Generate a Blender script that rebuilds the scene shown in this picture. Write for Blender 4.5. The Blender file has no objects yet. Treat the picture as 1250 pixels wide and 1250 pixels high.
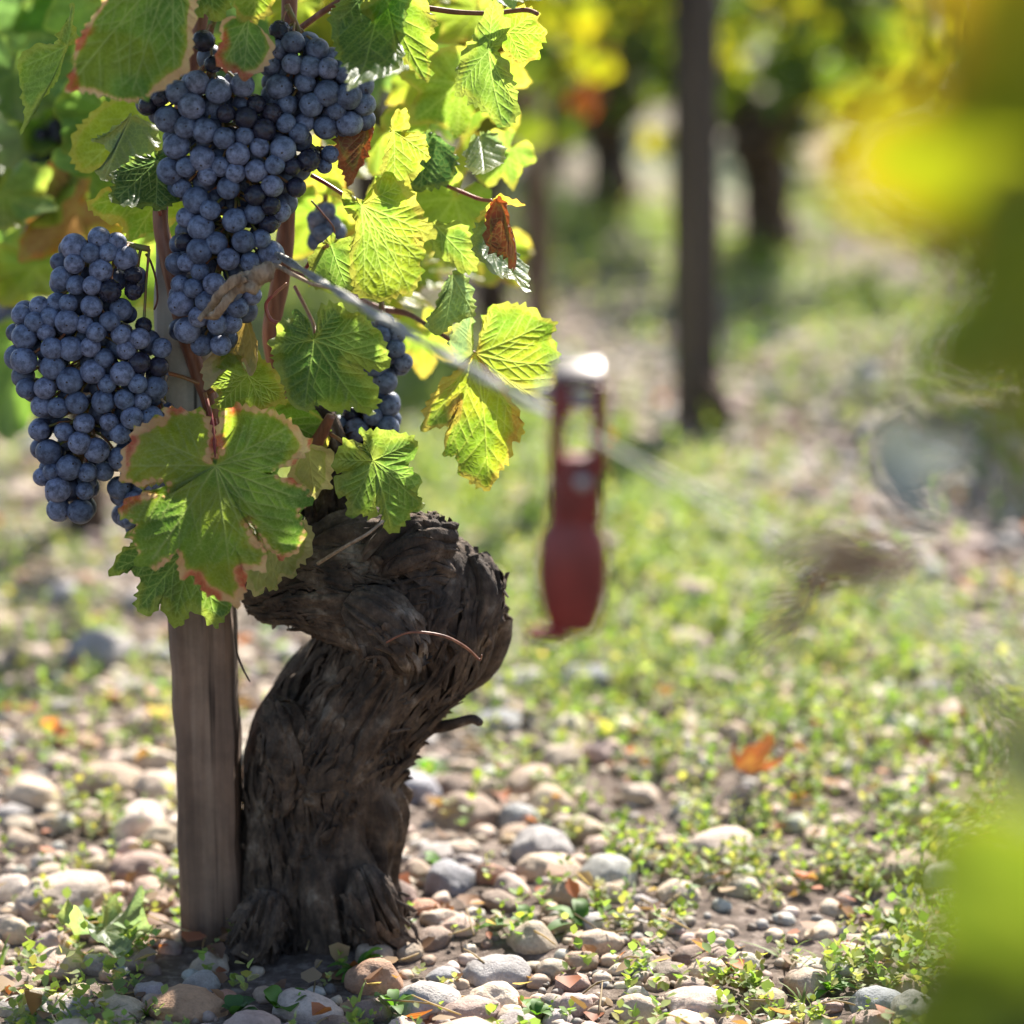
import bpy, math, random
import numpy as np
from mathutils import Vector, Matrix

# ------------------------------------------------------------------ camera, sky, sun, exposure
random.seed(7)
RNG = np.random.default_rng(7)
sc = bpy.context.scene
C = sc.collection
H, PITCH, F = 0.739, math.radians(12), 625 / math.tan(math.radians(10))
cam_d = bpy.data.cameras.new('camera'); cam = bpy.data.objects.new('camera', cam_d); C.objects.link(cam)
cam.location = (0, 0, H); cam.rotation_euler = (math.radians(90) - PITCH, 0, 0)
cam_d.sensor_width = 36; cam_d.lens = 18 / math.tan(math.radians(10)); cam_d.clip_start = 0.02; cam_d.clip_end = 400
cam_d.dof.use_dof = True; cam_d.dof.focus_distance = 1.965; cam_d.dof.aperture_fstop = 3.1
sc.camera = cam
SUN_AZ, SUN_EL = 18, 43                      # degrees right of the view axis, above the horizon
wd = bpy.data.worlds.new('World'); sc.world = wd; wd.use_nodes = True
nt = wd.node_tree; bg = nt.nodes['Background']
sky = nt.nodes.new('ShaderNodeTexSky'); sky.sky_type = 'NISHITA'; sky.sun_disc = False
sky.sun_elevation = math.radians(SUN_EL); sky.sun_rotation = math.radians(SUN_AZ)
nt.links.new(sky.outputs[0], bg.inputs[0]); bg.inputs[1].default_value = 0.08
sd = bpy.data.lights.new('sun', 'SUN'); sd.energy = 5.0; sd.angle = math.radians(0.5); sd.color = (1, .94, .84)
sun = bpy.data.objects.new('sun', sd); C.objects.link(sun)
a, e = math.radians(SUN_AZ), math.radians(SUN_EL)
sdir = Vector((math.sin(a) * math.cos(e), math.cos(a) * math.cos(e), math.sin(e)))
sun.rotation_euler = sdir.to_track_quat('Z', 'Y').to_euler(); sun.location = sdir * 30
sc.view_settings.view_transform = 'Standard'; sc.view_settings.look = 'None'
sc.view_settings.gamma = 1; sc.view_settings.exposure = 1.58
sc.render.engine = 'CYCLES'
cy = sc.cycles
cy.max_bounces = 7; cy.diffuse_bounces = 4; cy.glossy_bounces = 2; cy.transmission_bounces = 5; cy.transparent_max_bounces = 4
cy.use_denoising = True; cy.sample_clamp_indirect = 6; cy.caustics_reflective = False; cy.caustics_refractive = False

# ------------------------------------------------------------------ geometry helpers
CP, SP = math.cos(PITCH), math.sin(PITCH)
def P(px, py, D):                            # a point of the photo (1250 px square) at world distance y = D
    x, y = (px - 625) / F, -(py - 625) / F
    d = np.array([x, CP + y * SP, -SP + y * CP]); s = D / d[1]
    return np.array([d[0] * s, D, H + d[2] * s])
def gz(x, y):                                # lie of the land
    return (0.010 * np.sin(3.1 * x + 1.3) * np.cos(2.3 * y + .4) + 0.005 * np.sin(9.7 * x + 2.1 * y) * np.cos(8.3 * y - 1.1)
            + 0.0025 * np.sin(27 * x + 5) * np.cos(23 * y + 11 * x)) * np.clip((y - .2), 0, 1)
def G(px, py):
    x, y = (px - 625) / F, -(py - 625) / F
    d = np.array([x, CP + y * SP, -SP + y * CP]); s = -H / d[2]
    for _ in range(4):
        s = (gz(d[0] * s, d[1] * s) - H) / d[2]
    return np.array([d[0] * s, d[1] * s, H + d[2] * s])
def proj(p):                                 # world -> photo px, depth (arrays)
    p = np.atleast_2d(p); dz = p[:, 2] - H
    depth = p[:, 1] * CP - dz * SP; up = p[:, 1] * SP + dz * CP
    return 625 + F * p[:, 0] / depth, 625 - F * up / depth, depth
def U(x, y):                                 # distance across the vine rows, ours is 0
    return (x + .13) * .958 + (y - 2) * .287
def rowpt(u, y):
    return (u - (y - 2) * .287) / .958 - .13

def _h(ix, iy, iz):
    n = (ix.astype(np.int64) * 374761393 + iy.astype(np.int64) * 668265263 + iz.astype(np.int64) * 2147483647 * 3) & 0xffffffff
    n = ((n ^ (n >> 13)) * 1274126177) & 0xffffffff
    n = ((n ^ (n >> 16)) * 2246822519) & 0xffffffff
    return ((n ^ (n >> 15)) & 0xffff) / 65535.0
def vn(x, y, z=0.0):                         # value noise 0..1
    x, y, z = np.broadcast_arrays(np.asarray(x, float), np.asarray(y, float), np.asarray(z, float))
    ix, iy, iz = np.floor(x), np.floor(y), np.floor(z)
    fx, fy, fz = x - ix, y - iy, z - iz
    fx, fy, fz = [t * t * (3 - 2 * t) for t in (fx, fy, fz)]
    r = 0
    for a_ in (0, 1):
        for b_ in (0, 1):
            for c_ in (0, 1):
                w = (fx if a_ else 1 - fx) * (fy if b_ else 1 - fy) * (fz if c_ else 1 - fz)
                r = r + w * _h(ix + a_, iy + b_, iz + c_)
    return r
def fbm(x, y, z=0.0, o=3):
    r, w, t = 0, 1, 0
    for k in range(o):
        r = r + w * vn(x * 2 ** k + 17 * k, y * 2 ** k + 5 * k, z * 2 ** k + 3 * k); t += w; w *= .5
    return r / t
def sstep(a_, b_, x):
    t = np.clip((x - a_) / (b_ - a_), 0, 1); return t * t * (3 - 2 * t)

def mesh(name, V, quads=None, tris=None, smooth=True, attrs=None):
    me = bpy.data.meshes.new(name)
    V = np.asarray(V, np.float32)
    parts, starts, tot = [], [], []
    if quads is not None and len(quads):
        parts.append(np.asarray(quads, np.int32).ravel()); tot += [4] * len(quads)
    if tris is not None and len(tris):
        parts.append(np.asarray(tris, np.int32).ravel()); tot += [3] * len(tris)
    L = np.concatenate(parts); tot = np.array(tot, np.int32); st = np.concatenate([[0], np.cumsum(tot)[:-1]]).astype(np.int32)
    me.vertices.add(len(V)); me.vertices.foreach_set('co', V.ravel())
    me.loops.add(len(L)); me.loops.foreach_set('vertex_index', L)
    me.polygons.add(len(tot)); me.polygons.foreach_set('loop_start', st); me.polygons.foreach_set('loop_total', tot)
    for k, v in (attrs or {}).items():
        v = np.asarray(v, np.float32)
        at = me.color_attributes.new(name=k, type='FLOAT_COLOR', domain='POINT')
        if v.shape[1] == 3: v = np.hstack([v, np.ones((len(v), 1), np.float32)])
        at.data.foreach_set('color', v.ravel())
    me.update(calc_edges=True)
    me.polygons.foreach_set('use_smooth', np.full(len(tot), smooth))
    return me
def obj(name, me, mat=None, parent=None, world=None):
    o = bpy.data.objects.new(name, me); C.objects.link(o)
    if mat and me is not None and not me.materials: me.materials.append(mat)
    if world is not None: o.matrix_world = world
    if parent is not None: o.parent = parent
    return o
def tag(o, label=None, cat=None, group=None, kind=None):
    if label: o['label'] = label
    if cat: o['category'] = cat
    if group: o['group'] = group
    if kind: o['kind'] = kind
    return o
def empty(name, loc=(0, 0, 0)):
    o = bpy.data.objects.new(name, None); C.objects.link(o); o.location = loc; o.empty_display_size = .05
    return o
def child(name, me, mat, root, offset=True):  # world-space mesh data hung under an empty that stands at root.location
    if offset:
        co = np.empty(len(me.vertices) * 3, np.float32); me.vertices.foreach_get('co', co)
        co = co.reshape(-1, 3) - np.array(root.location, np.float32); me.vertices.foreach_set('co', co.ravel())
    return obj(name, me, mat, root)

class MB:                                    # collects arrays into ONE mesh
    def __init__(s): s.V, s.Q, s.T, s.c, s.n = [], [], [], [], 0
    def add(s, V, Q=None, T=None, col=None):
        s.V.append(V)
        if Q is not None and len(Q): s.Q.append(np.asarray(Q) + s.n)
        if T is not None and len(T): s.T.append(np.asarray(T) + s.n)
        if col is not None: s.c.append(np.broadcast_to(np.asarray(col, np.float32), (len(V), 3)))
        s.n += len(V)
    def mesh(s, name, smooth=True):
        return mesh(name, np.vstack(s.V), np.vstack(s.Q) if s.Q else None, np.vstack(s.T) if s.T else None, smooth,
                    {'col': np.vstack(s.c)} if s.c else None)
def spline(pts, n):
    pts = np.asarray(pts, float); m = len(pts)
    if m == 2: return pts[0] + (pts[1] - pts[0]) * np.linspace(0, 1, n)[:, None]
    t = np.linspace(0, m - 1, n); i = np.minimum(t.astype(int), m - 2); f = (t - i)[:, None]
    p0 = pts[np.maximum(i - 1, 0)]; p1 = pts[i]; p2 = pts[i + 1]; p3 = pts[np.minimum(i + 2, m - 1)]
    return .5 * ((2 * p1) + (-p0 + p2) * f + (2 * p0 - 5 * p1 + 4 * p2 - p3) * f ** 2 + (-p0 + 3 * p1 - 3 * p2 + p3) * f ** 3)
def frames(S):
    T = np.gradient(S, axis=0); T /= np.linalg.norm(T, axis=1)[:, None] + 1e-12
    n = np.cross(T[0], [0, 1, .1]); n /= np.linalg.norm(n); N = [n]
    for k in range(1, len(S)):
        n = N[-1] - T[k] * np.dot(N[-1], T[k]); n /= np.linalg.norm(n); N.append(n)
    N = np.array(N); return T, N, np.cross(T, N)
def tube(pts, rad, n=24, seg=10, disp=None, cap=True, flat=1.0):
    S4 = spline(np.hstack([np.asarray(pts, float), np.asarray(rad, float)[:, None]]), n)
    S, R = S4[:, :3], S4[:, 3]; T, N, B = frames(S)
    th = np.linspace(0, 2 * np.pi, seg, endpoint=False)
    L = np.concatenate([[0], np.cumsum(np.linalg.norm(np.diff(S, axis=0), axis=1))])
    rr = R[:, None] * np.ones(seg)
    if disp is not None: rr = rr + disp(L[:, None], th[None, :], R[:, None])
    V = S[:, None] + rr[..., None] * (np.cos(th)[None, :, None] * N[:, None] + flat * np.sin(th)[None, :, None] * B[:, None])
    V = V.reshape(-1, 3); i = np.arange(n - 1)[:, None] * seg; j = np.arange(seg)[None]; j2 = (j + 1) % seg
    Q = np.stack([i + j, i + j2, i + seg + j2, i + seg + j], -1).reshape(-1, 4); Tr = None
    if cap:
        V = np.vstack([V, S[0] - T[0] * R[0] * .3, S[-1] + T[-1] * R[-1] * .5]); k = n * seg
        jj = np.arange(seg); e_ = (n - 1) * seg
        Tr = np.vstack([np.stack([np.full(seg, k), (jj + 1) % seg, jj], 1), np.stack([np.full(seg, k + 1), e_ + jj, e_ + (jj + 1) % seg], 1)])
    return V, Q, Tr
_ico = {}
def ico(sub):
    if sub not in _ico:
        import bmesh
        bm = bmesh.new(); bmesh.ops.create_icosphere(bm, subdivisions=sub, radius=1)
        _ico[sub] = (np.array([v.co[:] for v in bm.verts]), np.array([[v.index for v in f.verts] for f in bm.faces])); bm.free()
    return _ico[sub]

# ------------------------------------------------------------------ materials
def mat(name):
    m = bpy.data.materials.new(name); m.use_nodes = True
    t = m.node_tree; b = t.nodes['Principled BSDF']
    return m, t, b
def N(t, k, **kw):
    n = t.nodes.new('ShaderNode' + k)
    for a_, v in kw.items():
        if a_.startswith('i_'): n.inputs[a_[2:].replace('_', ' ')].default_value = v
        else: setattr(n, a_, v)
    return n
def ramp(t, fac, stops):
    r = N(t, 'ValToRGB'); el = r.color_ramp.elements
    while len(el) < len(stops): el.new(.5)
    for q, (p, c) in zip(el, stops): q.position = p; q.color = (*c, 1)
    t.links.new(fac, r.inputs[0]); return r.outputs[0]
def noise(t, scale, detail=4, rough=.55, vec=None, stretch=None):
    tc = N(t, 'TexCoord'); v = vec or tc.outputs['Object']
    if stretch:
        mp = N(t, 'Mapping'); mp.inputs['Scale'].default_value = stretch; t.links.new(v, mp.inputs[0]); v = mp.outputs[0]
    n = N(t, 'TexNoise'); n.inputs['Scale'].default_value = scale; n.inputs['Detail'].default_value = detail; n.inputs['Roughness'].default_value = rough
    t.links.new(v, n.inputs['Vector']); return n.outputs[0]
def bump(t, b, h, strength, dist):
    bp = N(t, 'Bump'); bp.inputs['Strength'].default_value = strength; bp.inputs['Distance'].default_value = dist
    t.links.new(h, bp.inputs['Height']); t.links.new(bp.outputs[0], b.inputs['Normal']); return bp.outputs[0]
def mixc(t, f, a_, b_, mode='MIX'):
    m = N(t, 'Mix', data_type='RGBA', blend_type=mode)
    for s, v in ((0, f), (6, a_), (7, b_)):
        if hasattr(v, 'links') and not isinstance(v, (tuple, float, int)): t.links.new(v, m.inputs[s])
        else: m.inputs[s].default_value = v if s == 0 else (*v, 1)
    return m.outputs[2]
def attr(t, name):
    return N(t, 'Attribute', attribute_name=name).outputs['Color']

def leaf_material(name, trans=.58, fine=True, rough=.42, tgain=(2.6, 2.75, 2.0)):
    m, t, b = mat(name); col = attr(t, 'col')
    b.inputs['Roughness'].default_value = rough
    b.inputs['Specular IOR Level'].default_value = .5
    if fine:
        tc = N(t, 'TexCoord'); vo = N(t, 'TexVoronoi', feature='DISTANCE_TO_EDGE'); vo.inputs['Scale'].default_value = 260
        nz = N(t, 'TexNoise'); nz.inputs['Scale'].default_value = 90; t.links.new(tc.outputs['Object'], nz.inputs['Vector'])
        vm = N(t, 'VectorMath', operation='MULTIPLY_ADD'); t.links.new(nz.outputs['Color'], vm.inputs[0]); vm.inputs[1].default_value = (.006,) * 3
        t.links.new(tc.outputs['Object'], vm.inputs[2]); t.links.new(vm.outputs[0], vo.inputs['Vector'])
        rp = ramp(t, vo.outputs['Distance'], [(0, (1.0,) * 3), (.12, (0,) * 3)])
        f = N(t, 'Math', operation='MULTIPLY'); t.links.new(rp, f.inputs[0]); f.inputs[1].default_value = .16
        col = mixc(t, f.outputs[0], col, (.30, .36, .13))
        sp = noise(t, 55, 5, .6); col = mixc(t, 1.0, col, ramp(t, sp, [(.25, (.72, .74, .7)), (.75, (1.22, 1.2, 1.15))]), 'MULTIPLY')
        nrm = bump(t, b, vo.outputs['Distance'], .35, .0015)
    t.links.new(col, b.inputs['Base Color'])
    tr = N(t, 'BsdfTranslucent')
    g = mixc(t, 1.0, col, tgain, 'MULTIPLY'); g.node.clamp_result = True; t.links.new(g, tr.inputs['Color'])
    if fine: t.links.new(nrm, tr.inputs['Normal'])
    mx = N(t, 'MixShader'); mx.inputs[0].default_value = trans
    t.links.new(b.outputs[0], mx.inputs[1]); t.links.new(tr.outputs[0], mx.inputs[2])
    t.links.new(mx.outputs[0], t.nodes['Material Output'].inputs['Surface'])
    return m
M = {}
M['leaf'] = leaf_material('vine_leaf')
M['dryleaf'] = leaf_material('dry_leaf', .25, True, .7, (2.2, 1.5, 1.0))
M['farleaf'] = leaf_material('far_vine_leaf', .5, False, .6, (3.3, 2.5, .7))
M['nearleaf'] = leaf_material('near_vine_leaf', .55, False, .85, (2.5, 1.85, .4))
M['paleleaf'] = leaf_material('pale_dry_leaf', .2, False, .6, (1.1, 1.2, 1.3))
M['weed'] = leaf_material('weed_leaf', .42, False, .62, (2.0, 2.1, .9))

def grape_material(name, bloom, skin, rough, amount):
    m, t, b = mat(name)
    oi = N(t, 'ObjectInfo'); tc = N(t, 'TexCoord')
    va = N(t, 'VectorMath', operation='ADD'); t.links.new(tc.outputs['Object'], va.inputs[0])
    sc_ = N(t, 'Math', operation='MULTIPLY'); t.links.new(oi.outputs['Random'], sc_.inputs[0]); sc_.inputs[1].default_value = 40
    t.links.new(sc_.outputs[0], va.inputs[1])
    n1 = noise(t, 1.7, 7, .66, va.outputs[0]); n2 = noise(t, 9, 6, .7, va.outputs[0])
    f = ramp(t, n1, [(.34, (1 - amount,) * 3), (.60, (1,) * 3)])
    f2 = ramp(t, n2, [(.33, (.58,) * 3), (.5, (1,) * 3)])
    ff = mixc(t, 1.0, f, f2, 'MULTIPLY')
    tint = ramp(t, oi.outputs['Random'], [(0, tuple(.72 * c for c in bloom)), (.5, bloom), (1, tuple(c * k for c, k in zip(bloom, (1.35, 1.2, 1.15))))])
    sep = N(t, 'SeparateColor'); t.links.new(ff, sep.inputs[0])
    c = mixc(t, sep.outputs[0], skin, tint)
    # the little scar at the far end of the berry
    sx = N(t, 'SeparateXYZ'); t.links.new(tc.outputs['Object'], sx.inputs[0])
    d = N(t, 'VectorMath', operation='DISTANCE'); t.links.new(tc.outputs['Object'], d.inputs[0]); d.inputs[1].default_value = (0, -1.0, 0)
    sc2 = N(t, 'Math', operation='LESS_THAN'); t.links.new(d.outputs['Value'], sc2.inputs[0]); sc2.inputs[1].default_value = .09
    c = mixc(t, sc2.outputs[0], c, (.03, .02, .015))
    t.links.new(c, b.inputs['Base Color'])
    b.inputs['Roughness'].default_value = rough; b.inputs['Specular IOR Level'].default_value = .35
    bump(t, b, n2, .15, .03)
    return m
M['grape'] = grape_material('bloomed_grape', (.165, .205, .315), (.018, .018, .036), .48, .85)
M['grape_dark'] = grape_material('dark_grape', (.03, .032, .055), (.010, .007, .014), .25, .9)

m, t, b = mat('inner_grape_skin'); t.links.new(ramp(t, noise(t, 160, 6, .65), [(.35, (.018, .018, .036)), (.6, (.10, .12, .19))]), b.inputs['Base Color']); b.inputs['Roughness'].default_value = .5; M['grape_inner'] = m
m, t, b = mat('grape_stalk'); c = ramp(t, noise(t, 120, 3), [(.35, (.16, .17, .04)), (.65, (.30, .10, .05))]); t.links.new(c, b.inputs['Base Color']); b.inputs['Roughness'].default_value = .6; M['stalk'] = m
m, t, b = mat('old_bark')
n1 = noise(t, 38, 8, .68); n2 = noise(t, 220, 6, .65, stretch=(1, 1, .35))
c = ramp(t, n1, [(.28, (.012, .007, .005)), (.44, (.050, .031, .021)), (.57, (.12, .080, .055)), (.72, (.30, .24, .19))])
t.links.new(mixc(t, .55, c, ramp(t, n2, [(.3, (.35, .33, .3)), (.7, (1.3, 1.25, 1.2))]), 'MULTIPLY'), b.inputs['Base Color'])
b.inputs['Roughness'].default_value = .9; bump(t, b, n2, .8, .004); M['bark'] = m
m, t, b = mat('red_brown_cane')
n2 = noise(t, 160, 5, .6, stretch=(1, 1, .12))
t.links.new(ramp(t, n2, [(.3, (.10, .03, .015)), (.55, (.24, .085, .045)), (.75, (.34, .16, .09))]), b.inputs['Base Color'])
b.inputs['Roughness'].default_value = .5; bump(t, b, n2, .3, .001); M['cane'] = m
m, t, b = mat('red_petiole'); t.links.new(ramp(t, noise(t, 60, 3), [(.35, (.30, .035, .04)), (.7, (.34, .20, .06))]), b.inputs['Base Color']); b.inputs['Roughness'].default_value = .4; M['petiole'] = m
m, t, b = mat('weathered_stake')
n1 = noise(t, 60, 8, .6, stretch=(1, 1, .06)); n2 = noise(t, 14, 4, .6)
c = mixc(t, 1.0, ramp(t, n1, [(.28, (.085, .052, .036)), (.5, (.20, .125, .088)), (.72, (.32, .225, .165))]), ramp(t, n2, [(.3, (.75, .75, .75)), (.7, (1.15, 1.1, 1.05))]), 'MULTIPLY')
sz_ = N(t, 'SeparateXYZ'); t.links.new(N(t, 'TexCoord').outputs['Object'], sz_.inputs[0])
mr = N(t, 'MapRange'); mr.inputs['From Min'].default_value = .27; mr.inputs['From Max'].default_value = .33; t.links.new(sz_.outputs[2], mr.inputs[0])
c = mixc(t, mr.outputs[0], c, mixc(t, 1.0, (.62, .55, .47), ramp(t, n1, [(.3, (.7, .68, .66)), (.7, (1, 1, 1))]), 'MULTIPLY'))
n4 = noise(t, 85, 3, .5, stretch=(1, 1, .035)); c = mixc(t, 1.0, c, ramp(t, n4, [(.36, (.22, .2, .19)), (.41, (1, 1, 1))]), 'MULTIPLY')
n5 = noise(t, 22, 6, .7); c = mixc(t, .8, c, ramp(t, n5, [(.3, (.55, .55, .55)), (.6, (1.1, 1.08, 1.05))]), 'MULTIPLY')
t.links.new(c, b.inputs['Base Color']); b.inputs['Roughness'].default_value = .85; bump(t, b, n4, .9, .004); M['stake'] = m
m, t, b = mat('dark_post'); n1 = noise(t, 30, 6, .6, stretch=(1, 1, .08))
t.links.new(ramp(t, n1, [(.3, (.035, .024, .018)), (.7, (.12, .088, .068))]), b.inputs['Base Color']); b.inputs['Roughness'].default_value = .85; M['post'] = m
m, t, b = mat('galvanised_wire'); t.links.new(ramp(t, noise(t, 200, 4), [(.3, (.22, .21, .2)), (.7, (.5, .49, .47))]), b.inputs['Base Color']); b.inputs['Metallic'].default_value = .7; b.inputs['Roughness'].default_value = .42; M['wire'] = m
m, t, b = mat('sunlit_top_grey'); t.links.new(ramp(t, noise(t, 200, 4), [(.3, (.13, .11, .105)), (.7, (.26, .23, .22))]), b.inputs['Base Color']); b.inputs['Metallic'].default_value = .3; b.inputs['Roughness'].default_value = .4; M['sunlit_top'] = m  # pale grey instead of red: sunlight on the top plate put into its colour
m, t, b = mat('red_paint'); n1 = noise(t, 70, 5)
t.links.new(ramp(t, n1, [(.3, (.11, .012, .011)), (.7, (.24, .024, .018))]), b.inputs['Base Color']); b.inputs['Roughness'].default_value = .42; bump(t, b, n1, .15, .001); M['red'] = m
m, t, b = mat('dry_fibre'); n1 = noise(t, 260, 4, .6, stretch=(1, 1, .3)); t.links.new(ramp(t, n1, [(.3, (.16, .10, .06)), (.7, (.42, .31, .21))]), b.inputs['Base Color']); b.inputs['Roughness'].default_value = .8; M['fibre'] = m

def stone_nodes(t, b, colsock):
    n1 = noise(t, 1.3 if colsock is None else 45, 6, .6); n2 = noise(t, 9 if colsock is None else 260, 5, .65)
    src = N(t, 'ObjectInfo').outputs['Color'] if colsock is None else colsock
    c = mixc(t, 1.0, src, ramp(t, n1, [(.3, (.72, .68, .66)), (.7, (1.18, 1.15, 1.12))]), 'MULTIPLY')
    c = mixc(t, .6, c, ramp(t, n2, [(.32, (.62, .6, .58)), (.6, (1.1, 1.1, 1.1))]), 'MULTIPLY')
    t.links.new(c, b.inputs['Base Color']); b.inputs['Roughness'].default_value = .72
    bump(t, b, n2, .35, .05 if colsock is None else .002)
m, t, b = mat('river_stone'); stone_nodes(t, b, None); M['stone'] = m
m, t, b = mat('small_pebbles'); stone_nodes(t, b, attr(t, 'col')); M['pebble'] = m
m, t, b = mat('soil')
n1 = noise(t, 3.0, 5, .6); n2 = noise(t, 70, 8, .7); n3 = noise(t, 2.2, 4, .55)
c = ramp(t, n2, [(.3, (.045, .03, .022)), (.52, (.14, .10, .078)), (.72, (.38, .31, .26))])
g_ = ramp(t, n2, [(.3, (.14, .17, .07)), (.62, (.38, .42, .23))])
f = ramp(t, attr(t, 'col'), [(.0, (0,) * 3), (1, (1,) * 3)]); t.links.new(mixc(t, N(t, 'Math', operation='MULTIPLY').outputs[0], c, g_), b.inputs['Base Color'])
mm = [n for n in t.nodes if n.type == 'MATH'][0]; t.links.new(f, mm.inputs[0]); mm.inputs[1].default_value = .8
b.inputs['Roughness'].default_value = .95; bump(t, b, n2, .9, .008); M['soil'] = m

# ------------------------------------------------------------------ ground
def green_amount(x, y):                      # how much clover grows there
    u = U(x, y); n = fbm(x * 2.6 + 3, y * 2.6 + 8, 0, 3); n2 = vn(x * 9, y * 9, 4.)
    ph = np.mod(u, .95)
    band = sstep(.12, .42, ph) * (1 - sstep(.72, .93, ph))
    band = np.where((u > 1.05) & (u < 1.65), band * .25, band)
    band = np.where(u < 0, .24, band)
    return np.clip(band * (.35 + 1.2 * n) + .16 * (n2 - .25) + .03, 0, 1)
def grid(x0, x1, y0, y1, nx, ny, zoff=0):
    X, Y = np.meshgrid(np.linspace(x0, x1, nx), np.linspace(y0, y1, ny))
    return X, Y
ys = np.concatenate([np.linspace(-3, 1.5, 10), np.linspace(1.52, 5, 260), np.linspace(5.1, 14, 100), np.geomspace(14.5, 250, 24)])
xs = np.linspace(-1, 1, 260)
Y = np.repeat(ys[:, None], 260, 1); W = np.maximum(2.2, np.abs(Y) * .5)[:, :]
W = np.where(Y > 14, Y * .9, W); X = xs[None] * W
Z = gz(X, Y) + .006 * (fbm(X * 30, Y * 30, 0, 3) - .5) * (Y < 6)
idx = (np.arange(len(ys) - 1)[:, None] * 260 + np.arange(259)[None]).ravel()
Q = np.stack([idx, idx + 1, idx + 261, idx + 260], 1)
V = np.stack([X, Y, Z], -1).reshape(-1, 3); ga = green_amount(V[:, 0], V[:, 1]) * sstep(2.4, 3.6, V[:, 1])
tag(obj('ground', mesh('ground', V, Q, attrs={'col': np.repeat(ga[:, None], 3, 1)}), M['soil']), 'stony vineyard soil with patches of green weeds', None, None, 'structure')

# ------------------------------------------------------------------ leaves
def teeth(s, seed):                          # saw-like margin, -0.5..1
    k = s + .35 * np.sin(s * 1.7 + seed)
    f = np.mod(k, 1); a_ = .45 + .9 * _h(np.floor(k), np.full_like(k, seed), np.zeros_like(k)); return a_ * np.where(f < .6, f / .6, (1 - f) / .4) ** 1.25
GENERIC = [(0, 1.0), (13, .86), (26, .64), (34, .72), (50, .92), (64, .78), (78, .56), (88, .6), (106, .70), (124, .60), (146, .56), (163, .42), (174, .14), (180, .06)]
def generic_outline(n, seed, deep=1.0):
    r = random.Random(seed); cp = []
    left = [(a_ + r.uniform(-3, 3) * (a_ > 0), l * r.uniform(.92, 1.08)) for a_, l in GENERIC]
    right = [(-a_ + r.uniform(-3, 3), l * r.uniform(.92, 1.08)) for a_, l in GENERIC[1:-1]]
    if deep != 1: left = [(a_, l + (1 - deep) * .14 * (k in (2, 6))) for k, (a_, l) in enumerate(left)]
    pts = left + right[::-1]
    P2 = np.array([[l * math.sin(math.radians(a_)), -l * math.cos(math.radians(a_))] for a_, l in pts])
    tips = [pts[k] for k in (0, 4, 8, 10)] + [(right[k][0], right[k][1]) for k in (3, 7, 9)]
    T2 = np.array([[l * .93 * math.sin(math.radians(a_)), -l * .93 * math.cos(math.radians(a_))] for a_, l in tips])
    return P2, T2
def closed(P2, n, smooth=True):
    m = len(P2); 
    if smooth:
        t = np.linspace(0, m, m * 14, endpoint=False); i = t.astype(int); f = (t - i)[:, None]
        p0, p1, p2, p3 = P2[(i - 1) % m], P2[i % m], P2[(i + 1) % m], P2[(i + 2) % m]
        c = .5 * ((2 * p1) + (-p0 + p2) * f + (2 * p0 - 5 * p1 + 4 * p2 - p3) * f ** 2 + (-p0 + 3 * p1 - 3 * p2 + p3) * f ** 3)
        P2 = .25 * c + .75 * (p1 + (p2 - p1) * f)
    Q2 = np.vstack([P2, P2[:1]]); L = np.concatenate([[0], np.cumsum(np.linalg.norm(np.diff(Q2, axis=0), axis=1))])
    s = np.linspace(0, L[-1], n, endpoint=False)
    return np.stack([np.interp(s, L, Q2[:, 0]), np.interp(s, L, Q2[:, 1])], 1), s
def segd(Pt, A, B):                          # distance of points to segments, and position along
    AB = B - A; t = np.clip(((Pt[:, None] - A) * AB).sum(-1) / ((AB ** 2).sum(-1) + 1e-12), 0, 1)
    return np.linalg.norm(Pt[:, None] - (A + t[..., None] * AB), axis=-1), t
STY = {
 'pale':   dict(a=(.22, .24, .21), b=(.32, .33, .30), v=(.3, .3, .25), e=(.3, .25, .2), w=.003, ea=.4, y=0., r=0.),
 'rust':   dict(a=(.13, .05, .03), b=(.22, .085, .045), v=(.34, .17, .09), e=(.16, .05, .03), w=.005, ea=.8, y=0., r=.3),  # base, second, vein, edge, edge width (m), edge amount, yellow amount, red spots
 'green':  dict(a=(.048, .100, .020), b=(.085, .150, .024), v=(.20, .27, .09), e=(.20, .24, .05), w=.003, ea=.5, y=.15, r=.1),
 'dark':   dict(a=(.032, .072, .026), b=(.050, .100, .028), v=(.17, .24, .11), e=(.10, .16, .04), w=.002, ea=.4, y=.02, r=.05),
 'lime':   dict(a=(.085, .150, .016), b=(.135, .190, .018), v=(.26, .31, .10), e=(.26, .22, .05), w=.003, ea=.6, y=.5, r=.15),
 'yellow': dict(a=(.105, .175, .014), b=(.160, .205, .016), v=(.28, .30, .07), e=(.33, .22, .05), w=.004, ea=.6, y=.9, r=.35),
 'pink':   dict(a=(.065, .130, .018), b=(.120, .190, .022), v=(.24, .28, .12), e=(.52, .27, .18), w=.0026, ea=1., y=.45, r=1.),
 'cream':  dict(a=(.26, .26, .09), b=(.32, .29, .11), v=(.36, .34, .15), e=(.40, .31, .17), w=.006, ea=.8, y=.3, r=.1),
 'sage':   dict(a=(.085, .130, .075), b=(.115, .165, .085), v=(.22, .28, .15), e=(.16, .2, .08), w=.003, ea=.4, y=.05, r=.1),
 'brown':  dict(a=(.11, .042, .018), b=(.19, .085, .045), v=(.26, .15, .09), e=(.28, .05, .02), w=.005, ea=.7, y=0., r=.6),
 'orange': dict(a=(.30, .075, .02), b=(.17, .05, .02), v=(.36, .17, .06), e=(.36, .07, .02), w=.006, ea=.7, y=0., r=.6),
}
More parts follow.
